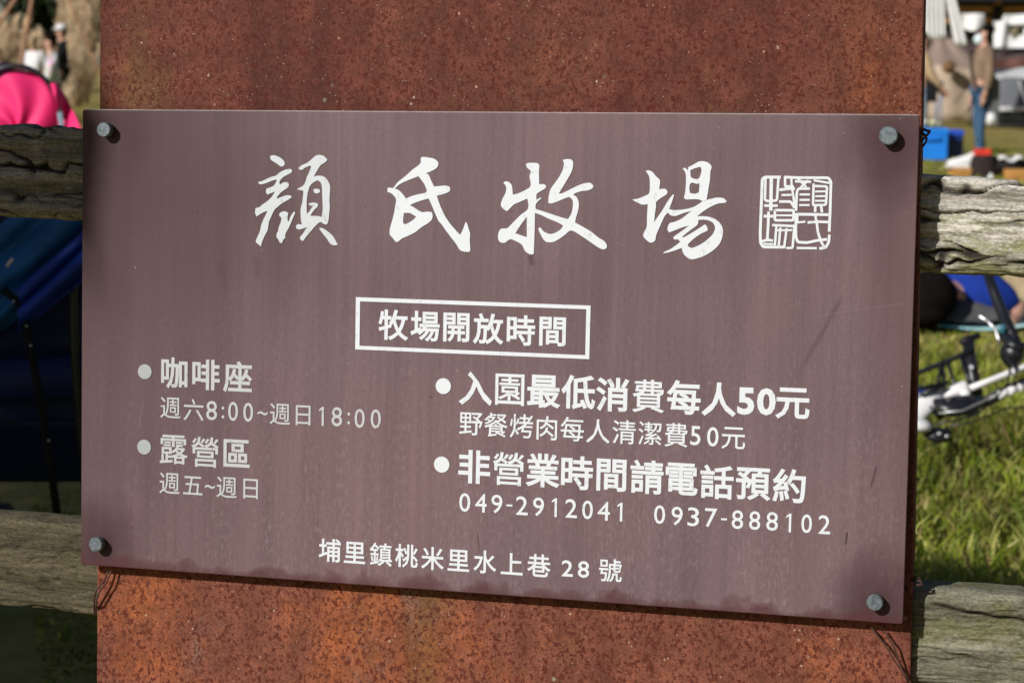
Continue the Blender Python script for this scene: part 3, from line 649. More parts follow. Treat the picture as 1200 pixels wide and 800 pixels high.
# unseen trees, placed and shaped to shade the left rail and blue pushchair
cx, cy = to_sun.x, to_sun.y; L_ = math.hypot(cx, cy); cx /= L_; cy /= L_
px_, py_ = cy, -cx                                        # across the light, to the left
edge = SIGN_M @ Vector((-.455, 0, .03))
for k, (tt, off, hh) in enumerate([(3.2, .90, 3.56), (3.9, 2.3, 5.0), (4.3, 4.3, 5.2)]):
    s = -1 if (px_ * -1 + py_ * 1) < 0 else 1
    x, y = edge.x + cx * tt + s * px_ * off, edge.y + cy * tt + s * py_ * off
    tree('shade_tree', (x, y, 0), hh, 1.1, 2.36 if k == 0 else .5, 15000, .11, M_leaf, ['unseen bushy shade tree nearest the left end of the fence', 'unseen bushy shade tree in the middle of the row left of the fence', 'unseen bushy shade tree farthest along the row left of the fence'][k], group='unseen shade trees left of the fence', seed=(3 if k == 0 else 40 + k), clumps=34)

# ================================================================== PEOPLE
M_skin = simple('skin', (.50, .27, .19), .55, .12, 20)
M_hair = simple('dark hair', (.006, .0045, .004), .9, .3, 60, 0, .05)
def cloth(name, col, var=.15, sc=9): return simple(name, col, .9, var, sc, 0, .15)
def person(label, loc, rz, h=1.7, top=None, legs=None, hair=M_hair, arms=((.04, .03, -1), (.04, .03, -1)), tilt=0, shoes=None, group=None, M=None, lean=0.0, step=.05, fingers=True, long_hair=False):
    """stands on its own origin, faces +x; arms: per side (forward reach, bend forward, drop)"""
    t = thing('person', label, 'person', loc, group, M=M, rz=rz); s = h / 1.7
    V, Ed, Rd = [], [], []
    def j(p, r, par=None):
        V.append(Vector(p) * s); Rd.append(tuple(q * s for q in r) if isinstance(r, tuple) else r * s)
        if par is not None: Ed.append((par, len(V) - 1))
        return len(V) - 1
    pel = j((0, 0, .92), (.10, .14)); wst = j((lean * .3, 0, 1.08), (.09, .125), pel); ch = j((lean * .7, 0, 1.28), (.11, .155), wst); nk = j((lean, 0, 1.44), (.055, .06), ch)
    hp = j((lean + .02, 0, 1.50), .052, nk); h1 = j((lean + .02 - tilt * .01, 0, 1.56), (.078, .066), hp); h2 = j((lean + .015 - tilt * .03, 0, 1.64), (.085, .07), h1)
    wrists, ank = [], []
    for sd_, (f, b, dr) in zip((-1, 1), arms):
        sh = j((lean, sd_ * .185, 1.38), .055, ch)
        el = j((lean + f, sd_ * .23, 1.38 + dr * .28 * (1 if abs(f) < .2 else .6)), .042, sh)
        ex, ez = V[el].x / s, V[el].z / s
        wr = j((ex + b, sd_ * .21, ez - math.sqrt(max(.0, .25 ** 2 - min(b, .25) ** 2)) * (1 if dr < 0 else -1)), .026, el)
        d_ = (V[wr] - V[el]).normalized() / s * s
        pm = j(V[wr] / s + d_ * .075, (.017, .036), wr); wrists.append((V[wr].copy(), V[el].copy(), V[sh].copy()))
        if fingers:
            for k in range(4):
                j(V[pm] / s + d_ * (.075 - abs(k - 1.3) * .008) + Vector((.008, (k - 1.5) * .019, 0)), .0085, pm)
            j(V[wr] / s + d_ * .06 + Vector((.045, 0, 0)), .010, wr)
    for sd_ in (-1, 1):
        hipj = j((0, sd_ * .09, .86), .085, pel); kn = j((.02 + sd_ * step * .3, sd_ * .10, .48), .056, hipj); an = j((sd_ * step - .02, sd_ * .10, .08), .038, kn)
        j((sd_ * step + .10, sd_ * .11, .03), (.028, .040), an); ank.append((V[hipj].copy(), V[kn].copy(), V[an].copy()))
    me = skin(V, Ed, Rd, 0, 2)
    link('body', me, M_skin, t)
    # face
    mb = MB(); hc = V[h1] + Vector((.0, 0, .02 * s)); fx = .082 * s
    mb.ell(hc + Vector((fx, 0, .0)), (.018 * s, .012 * s, .022 * s), 8, 6); mb.build('nose', M_skin, t)
    for sd_ in (-1, 1):
        mb = MB(); mb.ell(hc + Vector((0, sd_ * .073 * s, .0)), (.018 * s, .01 * s, .03 * s), 8, 6); mb.build('ear', M_skin, t)
        mb = MB(); mb.ell(hc + Vector((fx - .012 * s, sd_ * .03 * s, .03 * s)), (.008 * s, .013 * s, .008 * s), 8, 6); mb.build('eye', M_hair, t)
    mb = MB(); mb.ell(hc + Vector((fx - .008 * s, 0, -.045 * s)), (.008 * s, .024 * s, .007 * s), 8, 5); mb.build('mouth', simple('lips', (.35, .11, .09)), t)
    if hair:
        mb = MB(); mb.ell(V[h2] + Vector((-.024 * s, 0, .004 * s)), (.084 * s, .080 * s, .074 * s), 16, 10, nz=.12, fr=6)
        mb.ell(V[h1] + Vector((-.045 * s, 0, .02 * s)), (.06 * s, .08 * s, .08 * s), 14, 8, nz=.1, fr=6)
        if long_hair: mb.ell(V[h1] + Vector((-.07 * s, 0, -.10 * s)), (.045 * s, .075 * s, .16 * s), 14, 8, nz=.1, fr=5)
        mb.build('hair', hair, t)
    if top:
        TV, TE, TR_ = [], [], []
        def q(p, r, par=None):
            TV.append(Vector(p)); TR_.append(tuple(a * s for a in r) if isinstance(r, tuple) else r * s)
            if par is not None: TE.append((par, len(TV) - 1))
            return len(TV) - 1
        a0 = q(V[pel] + Vector((0, 0, -.03 * s)), (.125, .165)); a1 = q(V[wst], (.12, .155), a0); a2 = q(V[ch], (.135, .18), a1); q(V[nk] + Vector((0, 0, -.015 * s)), (.075, .085), a2)
        for (wr, el, sh) in wrists:
            b0 = q(sh, .078, a2); b1 = q(el, .064, b0); q(wr.lerp(el, .12), .047, b1)
        link('top', skin(TV, TE, TR_, 0, 2), top, t)
    if legs:
        TV, TE, TR_ = [], [], []
        a0 = q(V[pel] + Vector((0, 0, .02 * s)), (.112, .15))
        for (hj, kn, an) in ank:
            b0 = q(hj, .098, a0); b1 = q(kn, .070, b0); q(an + Vector((0, 0, .01 * s)), .055, b1)
        link('trousers', skin(TV, TE, TR_, 0, 2), legs, t)
    if shoes:
        for (hj, kn, an) in ank:
            mb = MB(); mb.ell(an + Vector((.06 * s, 0, -.035 * s)), (.14 * s, .05 * s, .05 * s), 14, 8, nz=.05)
            mb.box(an + Vector((.06 * s, 0, -.075 * s)), (.25 * s, .09 * s, .02 * s)); mb.build('shoe', shoes, t)
    return t, V, s
def gp(px, d): return Vector(((px - 600) / FPX * d * 1.0, d, 0))

M_tan = cloth('tan jersey', (.24, .165, .115)); M_jean = cloth('blue denim', (.045, .095, .17), .3); M_jeanl = cloth('pale denim', (.22, .30, .40), .2)
M_wht = cloth('white cotton', (.74, .74, .74), .06); M_beige = cloth('beige knit', (.42, .30, .18)); M_navy = cloth('navy cloth', (.018, .024, .06)); M_blk = cloth('black cloth', (.014, .014, .015))
M_mask = cloth('pale mask', (.62, .72, .76), .05)
# man in profile
t, V, s = person('person in a tan sweatshirt and blue jeans standing side-on, with a white mask', gp(1146, 23.8) + Vector((0, 0, 0)), math.pi, 1.66, M_tan, M_jean, tilt=1, arms=((.02, .06, -1), (-.02, .05, -1)), shoes=M_wht, lean=-.02, step=.04)
mb = MB(); mb.ell(V[5] + Vector((.06, 0, -.035)), (.066, .062, .066), 14, 8); mb.build('face_mask', M_mask, t)
mb = MB(); mb.tube([V[3] + Vector((-.02, -.12, -.02)), V[2] + Vector((.15, -.06, .08)), V[1] + Vector((.15, .06, .04)), V[0] + Vector((.10, .17, .02))], .012, 6); mb.build('shoulder_strap', M_blk, t)
# person half hidden behind the post
t, V, s = person('person in a beige jumper and pale jeans half hidden by the post\'s right edge', gp(1075, 26), 0, 1.6, M_beige, M_jeanl, arms=((.10, .17, -1), (.12, .17, -1)), shoes=M_blk, long_hair=True)
mb = MB(); mb.box(V[0] + Vector((.10, -.12, -.03)), (.13, .24, .26)); o = mb.build('waist_bag', M_blk, t)
# two or three people among the pampas
M_pat = G('patterned shirt'); v = M_pat.voro(15); cr_ = M_pat.n.new('ShaderNodeHueSaturation'); cr_.inputs['Color'].default_value = (.35, .6, .5, 1)
M_pat.l.new(v.outputs['Color'], cr_.inputs['Color']); cr_.inputs['Saturation'].default_value = .45; cr_.inputs['Value'].default_value = .9
M_pat = M_pat.set(color=M_pat.mix(M_pat.ramp(M_pat.noise(12, 2), (.42, 0), (.52, 1)), (.50, .55, .50), cr_.outputs[0]), rough=.9)
person('person in a speckled white and blue-green shirt standing behind the pink stroller', gp(66, 27.5), R(-165), 1.60, M_pat, M_navy, arms=((.05, .1, -1), (.05, .1, -1)), shoes=M_blk)
person('person in a plain white shirt seen from behind among the pampas plumes', gp(45, 41), R(75), 1.72, M_wht, cloth('khaki trousers', (.30, .23, .13)), hair=simple('straw hat hair', (.28, .20, .10), .8), arms=((.1, .2, -1), (.1, .2, -1)))
t, V, s = person('person in dark clothes and a white cap standing before the tallest pampas clump', gp(79, 43), R(200), 2.0, M_blk, M_blk)
mb = MB(); mb.ell(V[6] + Vector((-.01, 0, .045)), (.13, .115, .085), 14, 8); mb.ell(V[6] + Vector((.10, 0, .01)), (.10, .09, .015), 12, 6); mb.build('cap', M_wht, t)
person('person in navy clothes at the far left beside the bamboo poles', gp(4, 33), R(-60), 1.45, M_navy, M_navy, arms=((.1, .2, -1), (.05, .1, -1)))

# person lying on the blanket, seen from the head end
c0 = ground(1100, 388); M_royal = cloth('royal blue cloth', (.012, .040, .30), .35, 6)
t = thing('person', 'person in a bright blue shirt lying on the turquoise blanket, dark-haired head towards the post', 'person', (c0.x - .02, c0.y, 0))
ax = Vector((.55, .83, 0)).normalized(); sd2 = Vector((ax.y, -ax.x, 0))
def L3(a_, b_, z): return ax * a_ + sd2 * b_ + Vector((0, 0, z))
V = [L3(.66, -.22, .13), L3(.46, -.06, .15), L3(.25, 0, .16), L3(.15, 0, .16), L3(.11, 0, .16), L3(.0, 0, .16),
     L3(.22, .17, .15), L3(.36, .27, .09), L3(.22, .30, .05), L3(.14, .30, .05), L3(.22, -.2, .15), L3(.54, -.30, .07), L3(.36, -.34, .06), L3(.28, -.36, .05),
     L3(.86, -.20, .12), L3(1.02, -.60, .16), L3(1.14, -.98, .08), L3(1.18, -1.08, .12), L3(.74, -.34, .12), L3(.84, -.72, .10), L3(.95, -1.10, .08), L3(.97, -1.20, .12)]
Ed = [(0, 1), (1, 2), (2, 3), (3, 4), (4, 5), (2, 6), (6, 7), (7, 8), (8, 9), (2, 10), (10, 11), (11, 12), (12, 13), (0, 14), (14, 15), (15, 16), (16, 17), (0, 18), (18, 19), (19, 20), (20, 21)]
Rd = [(.13, .1), (.12, .09), (.155, .11), .062, .07, .10, .06, .042, .028, (.03, .018), .06, .042, .028, (.03, .018), .09, .058, .042, .03, .09, .058, .042, .03]
link('body', skin(V, Ed, Rd, 0, 2), M_skin, t)
tv = [V[0], V[1], V[2] - ax * .02, V[2] - ax * .09 + Vector((0, 0, .005)), V[6] + ax * .02, V[7], V[10] + ax * .04, V[11]]
link('shirt', skin(tv, [(0, 1), (1, 2), (2, 3), (2, 4), (4, 5), (2, 6), (6, 7)], [(.16, .135), (.15, .125), (.17, .135), (.13, .11), .115, .065, .085, .065], 0, 2), M_royal, t)
tv = [V[0], V[14], V[15], V[16], V[18], V[19], V[20]]
link('trousers', skin(tv, [(0, 1), (1, 2), (2, 3), (0, 4), (4, 5), (5, 6)], [(.15, .12), .105, .08, .06, .105, .08, .06], 0, 2), M_navy, t)
mb = MB(); mb.ell(L3(-.03, .0, .165), (.112, .112, .118), 20, 12, nz=.12, fr=5); mb.ell(L3(-.10, -.03, .09), (.12, .13, .07), 16, 8, nz=.2, fr=6); mb.build('hair', M_hair, t)
mb = MB(); mb.ell(L3(.03, .100, .17), (.012, .008, .016), 8, 6); mb.build('ear', M_skin, t)
# blanket, cushion cloth
def blanket_mat():
    g = G('turquoise patterned blanket'); n = g.noise(14, 3, .6, None, 1.5); v = g.voro(11)
    col = g.ramp(n, (.38, (.10, .38, .46)), (.48, (.30, .60, .66)), (.56, (.62, .70, .68)), (.64, (.20, .50, .58)))
    col = g.mix(g.ramp(v.outputs['Distance'], (.10, .9), (.2, 0.0)), col, (.62, .26, .22)); return g.set(color=col, rough=.9, spec=.1)
b0 = ground(1068, 392)
mb = MB(); mb.sheet(lambda u, v: (u * 2.3, v * 1.6 + .05 * math.sin(u * 5), .035 + .018 * noise.noise((u * 7, v * 6, 1)) + .012 * math.sin(u * 22 + 3 * v)), 50, 36, .008)
bl = mb.build('picnic_blanket', blanket_mat()); bl.location = (b0.x - .15, b0.y, 0); tag(bl, 'turquoise patterned picnic blanket spread on the grass under the lying person', 'blanket')
mb = MB(); mb.sheet(lambda u, v: (u * .50, v * .20, .03 + .08 * math.sin(math.pi * u) * math.sin(math.pi * v) + .02 * noise.noise((u * 6, v * 6, 4))), 26, 16, .01)
o = mb.build('rumpled_jacket', cloth('dark grey fleece', (.07, .07, .075), .3)); g0 = ground(1083, 387); o.location = (g0.x - .05, g0.y - .06, .02); tag(o, 'rumpled dark grey jacket on the blanket in front of the lying person', 'jacket')
w0 = ground(1193, 372); mb = MB(); mb.box((0, 0, .16), (.035, .30, .32)); mb.box((.12, 0, .31), (.22, .30, .025)); mb.box((.23, 0, .15), (.03, .28, .30))
o = mb.build('wooden_stool', simple('pale plywood', (.50, .38, .22), .7)); o.location = (w0.x + .03, w0.y + .2, 0); tag(o, 'small pale wooden stool at the right end of the blanket', 'stool')

# ================================================================== BICYCLE lying in the grass
M_bkw = simple('pearly white bicycle paint', (.78, .77, .77), .3, .05, 5); M_bkk = simple('satin black tube', (.012, .012, .016), .35, .3, 20); M_alu = simple('brushed aluminium', (.55, .55, .56), .35, .1, 30, .8)
M_tyre = simple('tyre rubber', (.018, .018, .018), .8, .2, 40)
bk = thing('bicycle', 'white and black bicycle with a rear rack lying on its side in the grass', 'bicycle', ground(1110, 520))
BO = bk.location.copy()
def bp(x, y, d): return at(x, y, d) - BO
D0 = 5.75
def bt(name, pts, r, m, par=bk, n=10, flat=1.0):
    mb = MB(); mb.tube([bp(*p) for p in pts], r, n, flat=flat); return mb.build(name, m, par)
bt('main_tube', [(1134, 456, D0), (1165, 444, D0 + .02), (1215, 424, D0 + .05), (1290, 395, D0 + .1)], .0095, M_bkw)
bt('lower_tube', [(1150, 474, D0 + .05), (1185, 455, D0 + .07), (1290, 418, D0 + .13)], .016, M_bkk)
for a_, b_ in (((1170, 463), (1181, 459)), ((1183, 458), (1189, 456)), ((1194, 454), (1215, 447))): bt('tube_sleeve', [(*a_, D0 + .045), (*b_, D0 + .055)], .0118, M_bkw)
bt('head_sleeve', [(1184, 437, D0), (1189, 435, D0)], .012, M_bkw)
# white rear hull / chain case
mb = MB(); mb.tube([bp(1050, 500, D0 - .05), bp(1070, 483, D0 - .03), bp(1086, 471, D0 - .02), bp(1101, 461, D0)], [.046, .042, .034, .020], 14, flat=.6); mb.build('rear_hull', M_bkw, bk)
mb = MB(); mb.tube([bp(1103, 464, D0), bp(1116, 459, D0), bp(1130, 453, D0), bp(1134, 458, D0)], [.012, .017, .022, .016], 12, flat=.8); mb.tube([bp(1131, 457, D0 - .01), bp(1131, 470, D0 - .02)], [.016, .015], 12); mb.build('frame_joint', M_bkw, bk)
for q0, q1, rr in (((1088, 476), (1104, 489), .009), ((1108, 470), (1128, 466), .010), ((1080, 462), (1108, 452), .007), ((1118, 476), (1136, 466), .012)):
    bt('shadow_bracket', [(*q0, D0 - .04), (*q1, D0 - .02)], rr, M_bkk)  # black pieces standing for the chain-case shadow between the white frame parts
mb = MB(); mb.ell(bp(1074, 497, D0 - .10), (.046, .05, .022), 16, 9, (0, R(12), 0)); mb.build('saddle', M_bkw, bk)
mb = MB(); mb.ell(bp(1073, 457, D0 + .05), (.035, .03, .012), 12, 7); mb.build('blue_reflector', simple('blue plastic', (.02, .06, .45), .35), bk)
bt('seat_tube', [(1134, 397, D0 + .15), (1137, 425, D0 + .1), (1144, 462, D0 + .02)], .019, M_bkk)
mb = MB(); mb.tube([bp(1127, 401, D0 + .12), bp(1136, 396, D0 + .14), bp(1147, 393, D0 + .16)], .011, 8, flat=.7); mb.build('clamp_lever', M_bkk, bk)
mb = MB(); mb.tube([bp(1138, 431, D0 + .06), bp(1138.2, 430, D0 + .045)], .007, 12); mb.build('clamp_bolt', M_alu, bk)
bt('rack_rail', [(1020, 458, D0 + .1), (1072, 438, D0 + .1), (1120, 419, D0 + .1), (1142, 409, D0 + .1)], .0078, M_bkk)
bt('rack_rail', [(1020, 476, D0 - .05), (1075, 456, D0 - .05), (1112, 448, D0)], .006, M_bkk)
for p in (((1104, 424), (1107, 458)), ((1110, 422), (1120, 455)), ((1125, 415), (1137, 452)), ((1104, 427), (1099, 447))): bt('rack_strut', [(*p[0], D0 + .1), (*p[1], D0 + .01)], .0055, M_bkk)
mb = MB()
mb.tube([bp(1092, 470, D0 - .03), bp(1115, 478, D0 - .05), bp(1135, 474, D0 - .04), bp(1150, 468, D0)], [.012, .032, .034, .02], 12, flat=.5); mb.build('crank_guard', M_bkk, bk)
bt('brake_cable', [(1092, 497, D0 - .08), (1118, 493, D0 - .08), (1145, 485, D0 - .08), (1168, 466, D0 - .08), (1181, 448, D0 - .06), (1184, 430, D0)], .0032, M_bkk)
bt('brake_cable', [(1100, 484, D0 - .1), (1128, 481, D0 - .1), (1152, 470, D0 - .1), (1170, 455, D0 - .08)], .0026, M_alu)
bt('brake_cable', [(1110, 500, D0 - .08), (1140, 494, D0 - .07), (1180, 478, D0 - .05), (1215, 475, D0 - .05)], .0026, M_bkk)
bt('brake_cable', [(1190, 425, D0), (1191, 440, D0 - .04), (1184, 452, D0 - .06)], .0024, M_bkk)
bt('fork', [(1158, 322, D0 + .25), (1166, 345, D0 + .22), (1180, 380, D0 + .15), (1189, 402, D0 + .08)], [.015, .0165, .019, .021], M_bkk)
mb = MB(); mb.ell(bp(1186, 414, D0 + .05), (.036, .04, .042), 14, 9, nz=.15, fr=8); mb.tube([bp(1186, 420, D0 + .05), bp(1188, 436, D0)], [.014, .008], 8); mb.build('stem_joint', M_bkk, bk)
bt('stem_joint', [(1177, 393, D0 + .1), (1186, 405, D0 + .02), (1200, 408, D0 + .02)], .017, M_bkk)
bt('brake_lever', [(1147, 370, D0 + .1), (1157, 376, D0 + .1), (1166, 385, D0 + .08), (1170, 397, D0 + .06), (1172, 404, D0 + .06)], [.006, .005, .005, .005, .006], M_alu)
mb = MB(); mb.ell(bp(1175, 386, D0 + .09), (.010, .01, .018), 10, 7); mb.build('grip', simple('teal grip', (.02, .12, .17), .5), bk)
for q_ in ((1110, 511, .006), (1101, 508, .006)):
    mb = MB(); mb.ell(bp(q_[0], q_[1], D0 - .12), (q_[2] * 1.3, q_[2], q_[2]), 10, 6); mb.build('axle_nut', M_alu, bk)
mb = MB(); mb.tube([bp(1085, 505, D0 - .1), bp(1098, 510, D0 - .1), bp(1114, 510, D0 - .1)], [.02, .028, .02], 10, flat=.6); mb.build('derailleur', M_bkk, bk)
bt('handlebar', [(1150, 300, D0 + .3), (1158, 322, D0 + .26)], .013, M_bkk)
def wheel(c, rad):
    wh = bpy.data.objects.new('wheel', None); C.objects.link(wh); wh.parent = bk; wh.location = c; wh.rotation_euler = (R(12), R(-8), 0)
    def ring(rr, r, m, nm):
        mb = MB(); P = [(math.cos(a / 40 * 6.2832) * rr, math.sin(a / 40 * 6.2832) * rr, 0) for a in range(41)]; mb.tube(P, r, 8, cap=False); mb.build(nm, m, wh)
    ring(rad, .022, M_tyre, 'tyre'); ring(rad - .025, .008, M_alu, 'rim')
    mb = MB(); mb.tube([(0, 0, -.04), (0, 0, .04)], .02, 12)
    for k in range(20):
        a = k / 20 * 6.2832; mb.tube([(0, 0, .03 * (-1) ** k), (math.cos(a) * (rad - .03), math.sin(a) * (rad - .03), 0)], .0012, 4)
    mb.build('spokes', M_alu, wh)
wheel(bp(960, 520, D0 + .05), .21); wheel(bp(1345, 440, D0 + .2), .21)

# ================================================================== STROLLERS
def fabric(name, col, var=.2): 
    g = G(name); f = g.noise(5, 4); wv = g.noise(300, 2)
    g.bump(wv, .1, .001); return g.set(color=g.ramp(f, (.3, tuple(c * (1 - var) for c in col)), (.7, tuple(min(1, c * (1 + var)) for c in col))), rough=.6, spec=.3)
M_pink = fabric('hot pink nylon', (.80, .022, .16), .1); M_bluef = fabric('blue nylon', (.009, .095, .27), .6); M_navyf = fabric('navy nylon', (.005, .013, .055), .3)
DP = 6.6
pk = thing('pink_stroller', 'pushchair with a hot pink hood edged in black, above the left upper rail', 'stroller', gp(38, DP))
PO = pk.location.copy()
def pp(x, y, d=DP): return at(x, y, d) - PO
def dome(u, v):                                  # hood: u across, v from the rim (front) to the back
    a = math.pi * (1 - u); rr = .5 + .5 * math.cos(v * math.pi * .5)
    cx_ = pp(31, 152).x; w_ = .142 - .02 * v; hh = .200 - .07 * v * v
    puck = 1 + .02 * math.sin(u * 26) * v
    return (cx_ + math.cos(a) * w_ * puck, pp(38, 152).y - .10 + v * .34, pp(38, 152).z + math.sin(a) ** .8 * hh * puck * (1 - .25 * v))
mb = MB(); mb.sheet(dome, 48, 14, .004); mb.build('hood', M_pink, pk)
def back(u, v):
    a = math.pi * (1 - u); p = Vector(dome(u, 0)); c = pp(31, 152); return (c.x + (p.x - c.x) * v, p.y - .002 - .035 * (1 - v * v) + .008 * math.sin(u * 15 + v * 5), c.z + (p.z - c.z) * v)
mb = MB(); mb.sheet(lambda u, v: back(u, v), 40, 10, .003); mb.build('rear_panel', M_pink, pk)
rim = [Vector(dome(i / 30, 0)) for i in range(31)]; c = pp(31, 150)
mb = MB(); mb.tube([Vector((c.x + (p.x - c.x) * 1.03, p.y - .02, c.z + (p.z - c.z) * 1.06)) for p in rim], .0085, 8); mb.build('hood_rim', M_bkk, pk)
mb = MB(); mb.sheet(lambda u, v: pp(64 + 6 * v + 6 * u, 112 + 38 * v, DP - .16), 4, 8, .004); mb.build('strap', fabric('grey blue strap', (.20, .30, .36)), pk)
mb = MB(); mb.sheet(lambda u, v: pp(60 + 9 * v ** .7 + (4 + 24 * v ** .8) * u, 98 + 55 * v, DP - .16 - .03 * math.sin(u * 3.1 + v * 5)), 10, 14, .004); mb.build('side_panel', M_pink, pk)
def frame_of(t, O, cx_, d, wd, top_y, m):
    for sx in (-1, 1):
        g_ = gp(cx_, d) - O; x = g_.x + sx * wd / 2; zt_ = at(cx_, top_y, d).z - O.z
        mb = MB(); mb.tube([(x, -.25, zt_), (x, 0, zt_ * .55), (x, .35, .10)], .011, 8); mb.build('frame_tube', m, t)
        mb = MB(); mb.tube([(x, .18, zt_ * .75), (x, -.02, .45), (x, -.28, .10)], .011, 8); mb.build('frame_tube', m, t)
        for yy in (-.28, .35):
            mb = MB(); mb.tube([(x - .015, yy, .08), (x + .015, yy, .08)], .08, 20); wh = mb.build('wheel', M_tyre, t)
            mb = MB(); mb.tube([(x - .018, yy, .08), (x + .018, yy, .08)], .04, 16); mb.build('hub', M_alu, wh)
frame_of(pk, PO, 38, DP, .36, 170, M_bkk)
mb = MB(); mb.sheet(lambda u, v: (-.16 + u * .32, .02 + .12 * v + .02 * math.sin(u * 9), .30 + (1 - v) * .5), 20, 14, .03); mb.build('seat', M_navyf, pk)

DB = 4.15
bs = thing('blue_stroller', 'shaded pushchair with gathered blue fabric and black straps below the left upper rail', 'stroller', gp(50, DB)); QO = bs.location.copy()
def qp(x, y, d=DB): return at(x, y, d) - QO
# hood: diagonal gathered folds rising to the right
def fold(u, v):
    x = -60 + 215 * u; y0 = 410 - 175 * u; y = y0 - 95 + 120 * v + 0 * u
    wv = math.sin(v * 17 + u * 2.2) * .012 + .010 * noise.noise((u * 5, v * 7, 2)) + .035 * math.sin(math.pi * v)
    return qp(x + 18 * math.sin(v * 3), y, DB - .05 - wv)
mb = MB(); mb.sheet(fold, 60, 60, .005); mb.build('gathered_hood', M_bluef, bs)
def fold2(u, v):
    x = 22 + 150 * u; y = 340 - 130 * u + (50 + 10 * u) * v
    return qp(x, y, DB - .12 - .02 * math.sin(v * 12 + 2 * u) - .03 * math.sin(math.pi * v))
mb = MB(); mb.sheet(fold2, 40, 30, .005); mb.build('hood_fold', fabric('royal blue nylon', (.010, .04, .28), .5), bs)
mb = MB(); mb.sheet(lambda u, v: qp(-60 + 230 * u, 330 + 165 * v, DB + .01 - .02 * math.sin(u * 8) - .012 * noise.noise((u * 4, v * 6, 7))), 40, 30, .006); mb.build('back_panel', M_navyf, bs)
mb = MB(); mb.sheet(lambda u, v: qp(-60 + 230 * u, 425 + 45 * v - 8 * u, DB - .03 - .02 * math.sin(math.pi * v)), 30, 10, .006); mb.build('pocket', fabric('mid blue nylon', (.006, .018, .10), .3), bs)
mb = MB(); mb.sheet(lambda u, v: qp(-60 + 230 * u, 492 + 70 * v, DB + .12 * v), 20, 10, .006); mb.build('basket', M_navyf, bs)
bt2 = lambda nm, pts, r, m: (lambda mb: (mb.tube([qp(*p) for p in pts], r, 8), mb.build(nm, m, bs))[1])(MB())
bt2('strap', [(4, 340, DB - .14), (20, 352, DB - .14), (32, 385, DB - .13), (42, 440, DB - .12), (56, 520, DB - .08), (68, 610, DB - .04)], .009, M_blk)
bt2('frame_tube', [(93, 300, DB - .1), (86, 340, DB - .1), (88, 420, DB - .08), (96, 520, DB - .04), (104, 610, DB)], .010, M_bkk)
bt2('frame_tube', [(-60, 320, DB - .1), (-50, 420, DB - .08), (-30, 610, DB)], .010, M_bkk)
for x, y in ((16, 353), (27, 365), (31, 382), (36, 405), (57, 516)):
    mb = MB(); mb.ell(qp(x, y, DB - .155), (.0028, .0028, .0028), 8, 6); mb.build('snap_button', M_alu, bs)
bt2('zip_pull', [(8, 312, DB - .2), (15, 303, DB - .2)], .0035, simple('pale plastic', (.7, .55, .5)))
for yy in (0, .4):
    for sx in (-.22, .22):
        mb = MB(); mb.tube([(sx - .015, yy, .085), (sx + .015, yy, .085)], .085, 20); mb.build('wheel', M_tyre, bs)
        mb = MB(); mb.tube([(sx, yy, .085), (sx * .8, .1, .45)], .01, 8); mb.build('frame_tube', M_bkk, bs)

# ================================================================== PAMPAS, POLES, TREES
M_plume = leafy('pampas plumes', [(.50, .37, .21), (.72, .55, .36), (.60, .44, .28), (.85, .72, .52)], .9)
def pampas(px, d, h, spread, n, label, lean=0, seed=0):
    rn = random.Random(seed); t = thing('pampas_clump', label, 'ornamental grass', gp(px, d), 'clumps of pale pampas grass')
    V, F = [], []; SV = MB()
    for k in range(n // 2):
        a = rn.uniform(0, 6.283); r0 = rn.random() ** .5 * spread * .35; r1 = r0 + spread * rn.uniform(.05, .75); hh = h * rn.uniform(.45, 1)
        b = Vector((math.cos(a) * r0, math.sin(a) * r0, 0)); top_ = Vector((math.cos(a) * r1 + lean * hh, math.sin(a) * r1, hh))
        SV.tube([b, b.lerp(top_, .6) + Vector((0, 0, .05)), top_], [.012, .009, .004], 4)
        for q in range(110):
            tt = rn.uniform(.42, 1); pr = math.sin(math.pi * ((tt - .40) / .62) ** .8)
            c = b.lerp(top_, tt) + Vector((rn.gauss(0, 1), rn.gauss(0, 1), rn.gauss(0, .4))) * .085 * pr
            dv = Vector((rn.gauss(0, .5) + lean, rn.gauss(0, .5), 1)).normalized() * rn.uniform(.10, .24); sv = Vector((dv.z, dv.y, -dv.x)).normalized() * .016
            o = len(V); V += [c - sv, c + sv, c + dv]; F.append((o, o + 1, o + 2))
        for q in range(10):                               # drooping leaves at the foot
            a2 = rn.uniform(0, 6.283); L2 = rn.uniform(.4, 1.0) * min(h, 1.6) * .55; c = b
            p1 = c + Vector((math.cos(a2) * L2 * .3, math.sin(a2) * L2 * .3, L2 * .9)); p2 = c + Vector((math.cos(a2) * L2 * .9, math.sin(a2) * L2 * .9, L2 * .8))
            o = len(V); V += [c - Vector((.012, 0, 0)), c + Vector((.012, 0, 0)), p1 + Vector((.01, 0, 0)), p1 - Vector((.01, 0, 0)), p2]; F += [(o, o + 1, o + 2, o + 3), (o + 3, o + 2, o + 4)]
    me = bpy.data.meshes.new('plumes'); me.from_pydata([tuple(v) for v in V], [], F); link('plumes', me, M_plume, t); SV.build('stalks', M_plume, t)
    return t
pampas(98, 60, 4.3, .75, 90, 'tallest pampas clump, straight up against the post\'s left edge', .02, 1)
pampas(85, 56, 2.4, 1.0, 50, 'broad low pampas clump in front of the tallest one', -.02, 2)
pampas(20, 44, 1.9, .5, 40, 'pampas clump between the two front bamboo poles', .2, 3)
pampas(-8, 42, 2.3, .7, 50, 'pampas clump cut by the picture\'s left edge', .12, 4)
pampas(56, 47, 1.5, .6, 36, 'small pampas clump behind the white-shirted person', .0, 5)
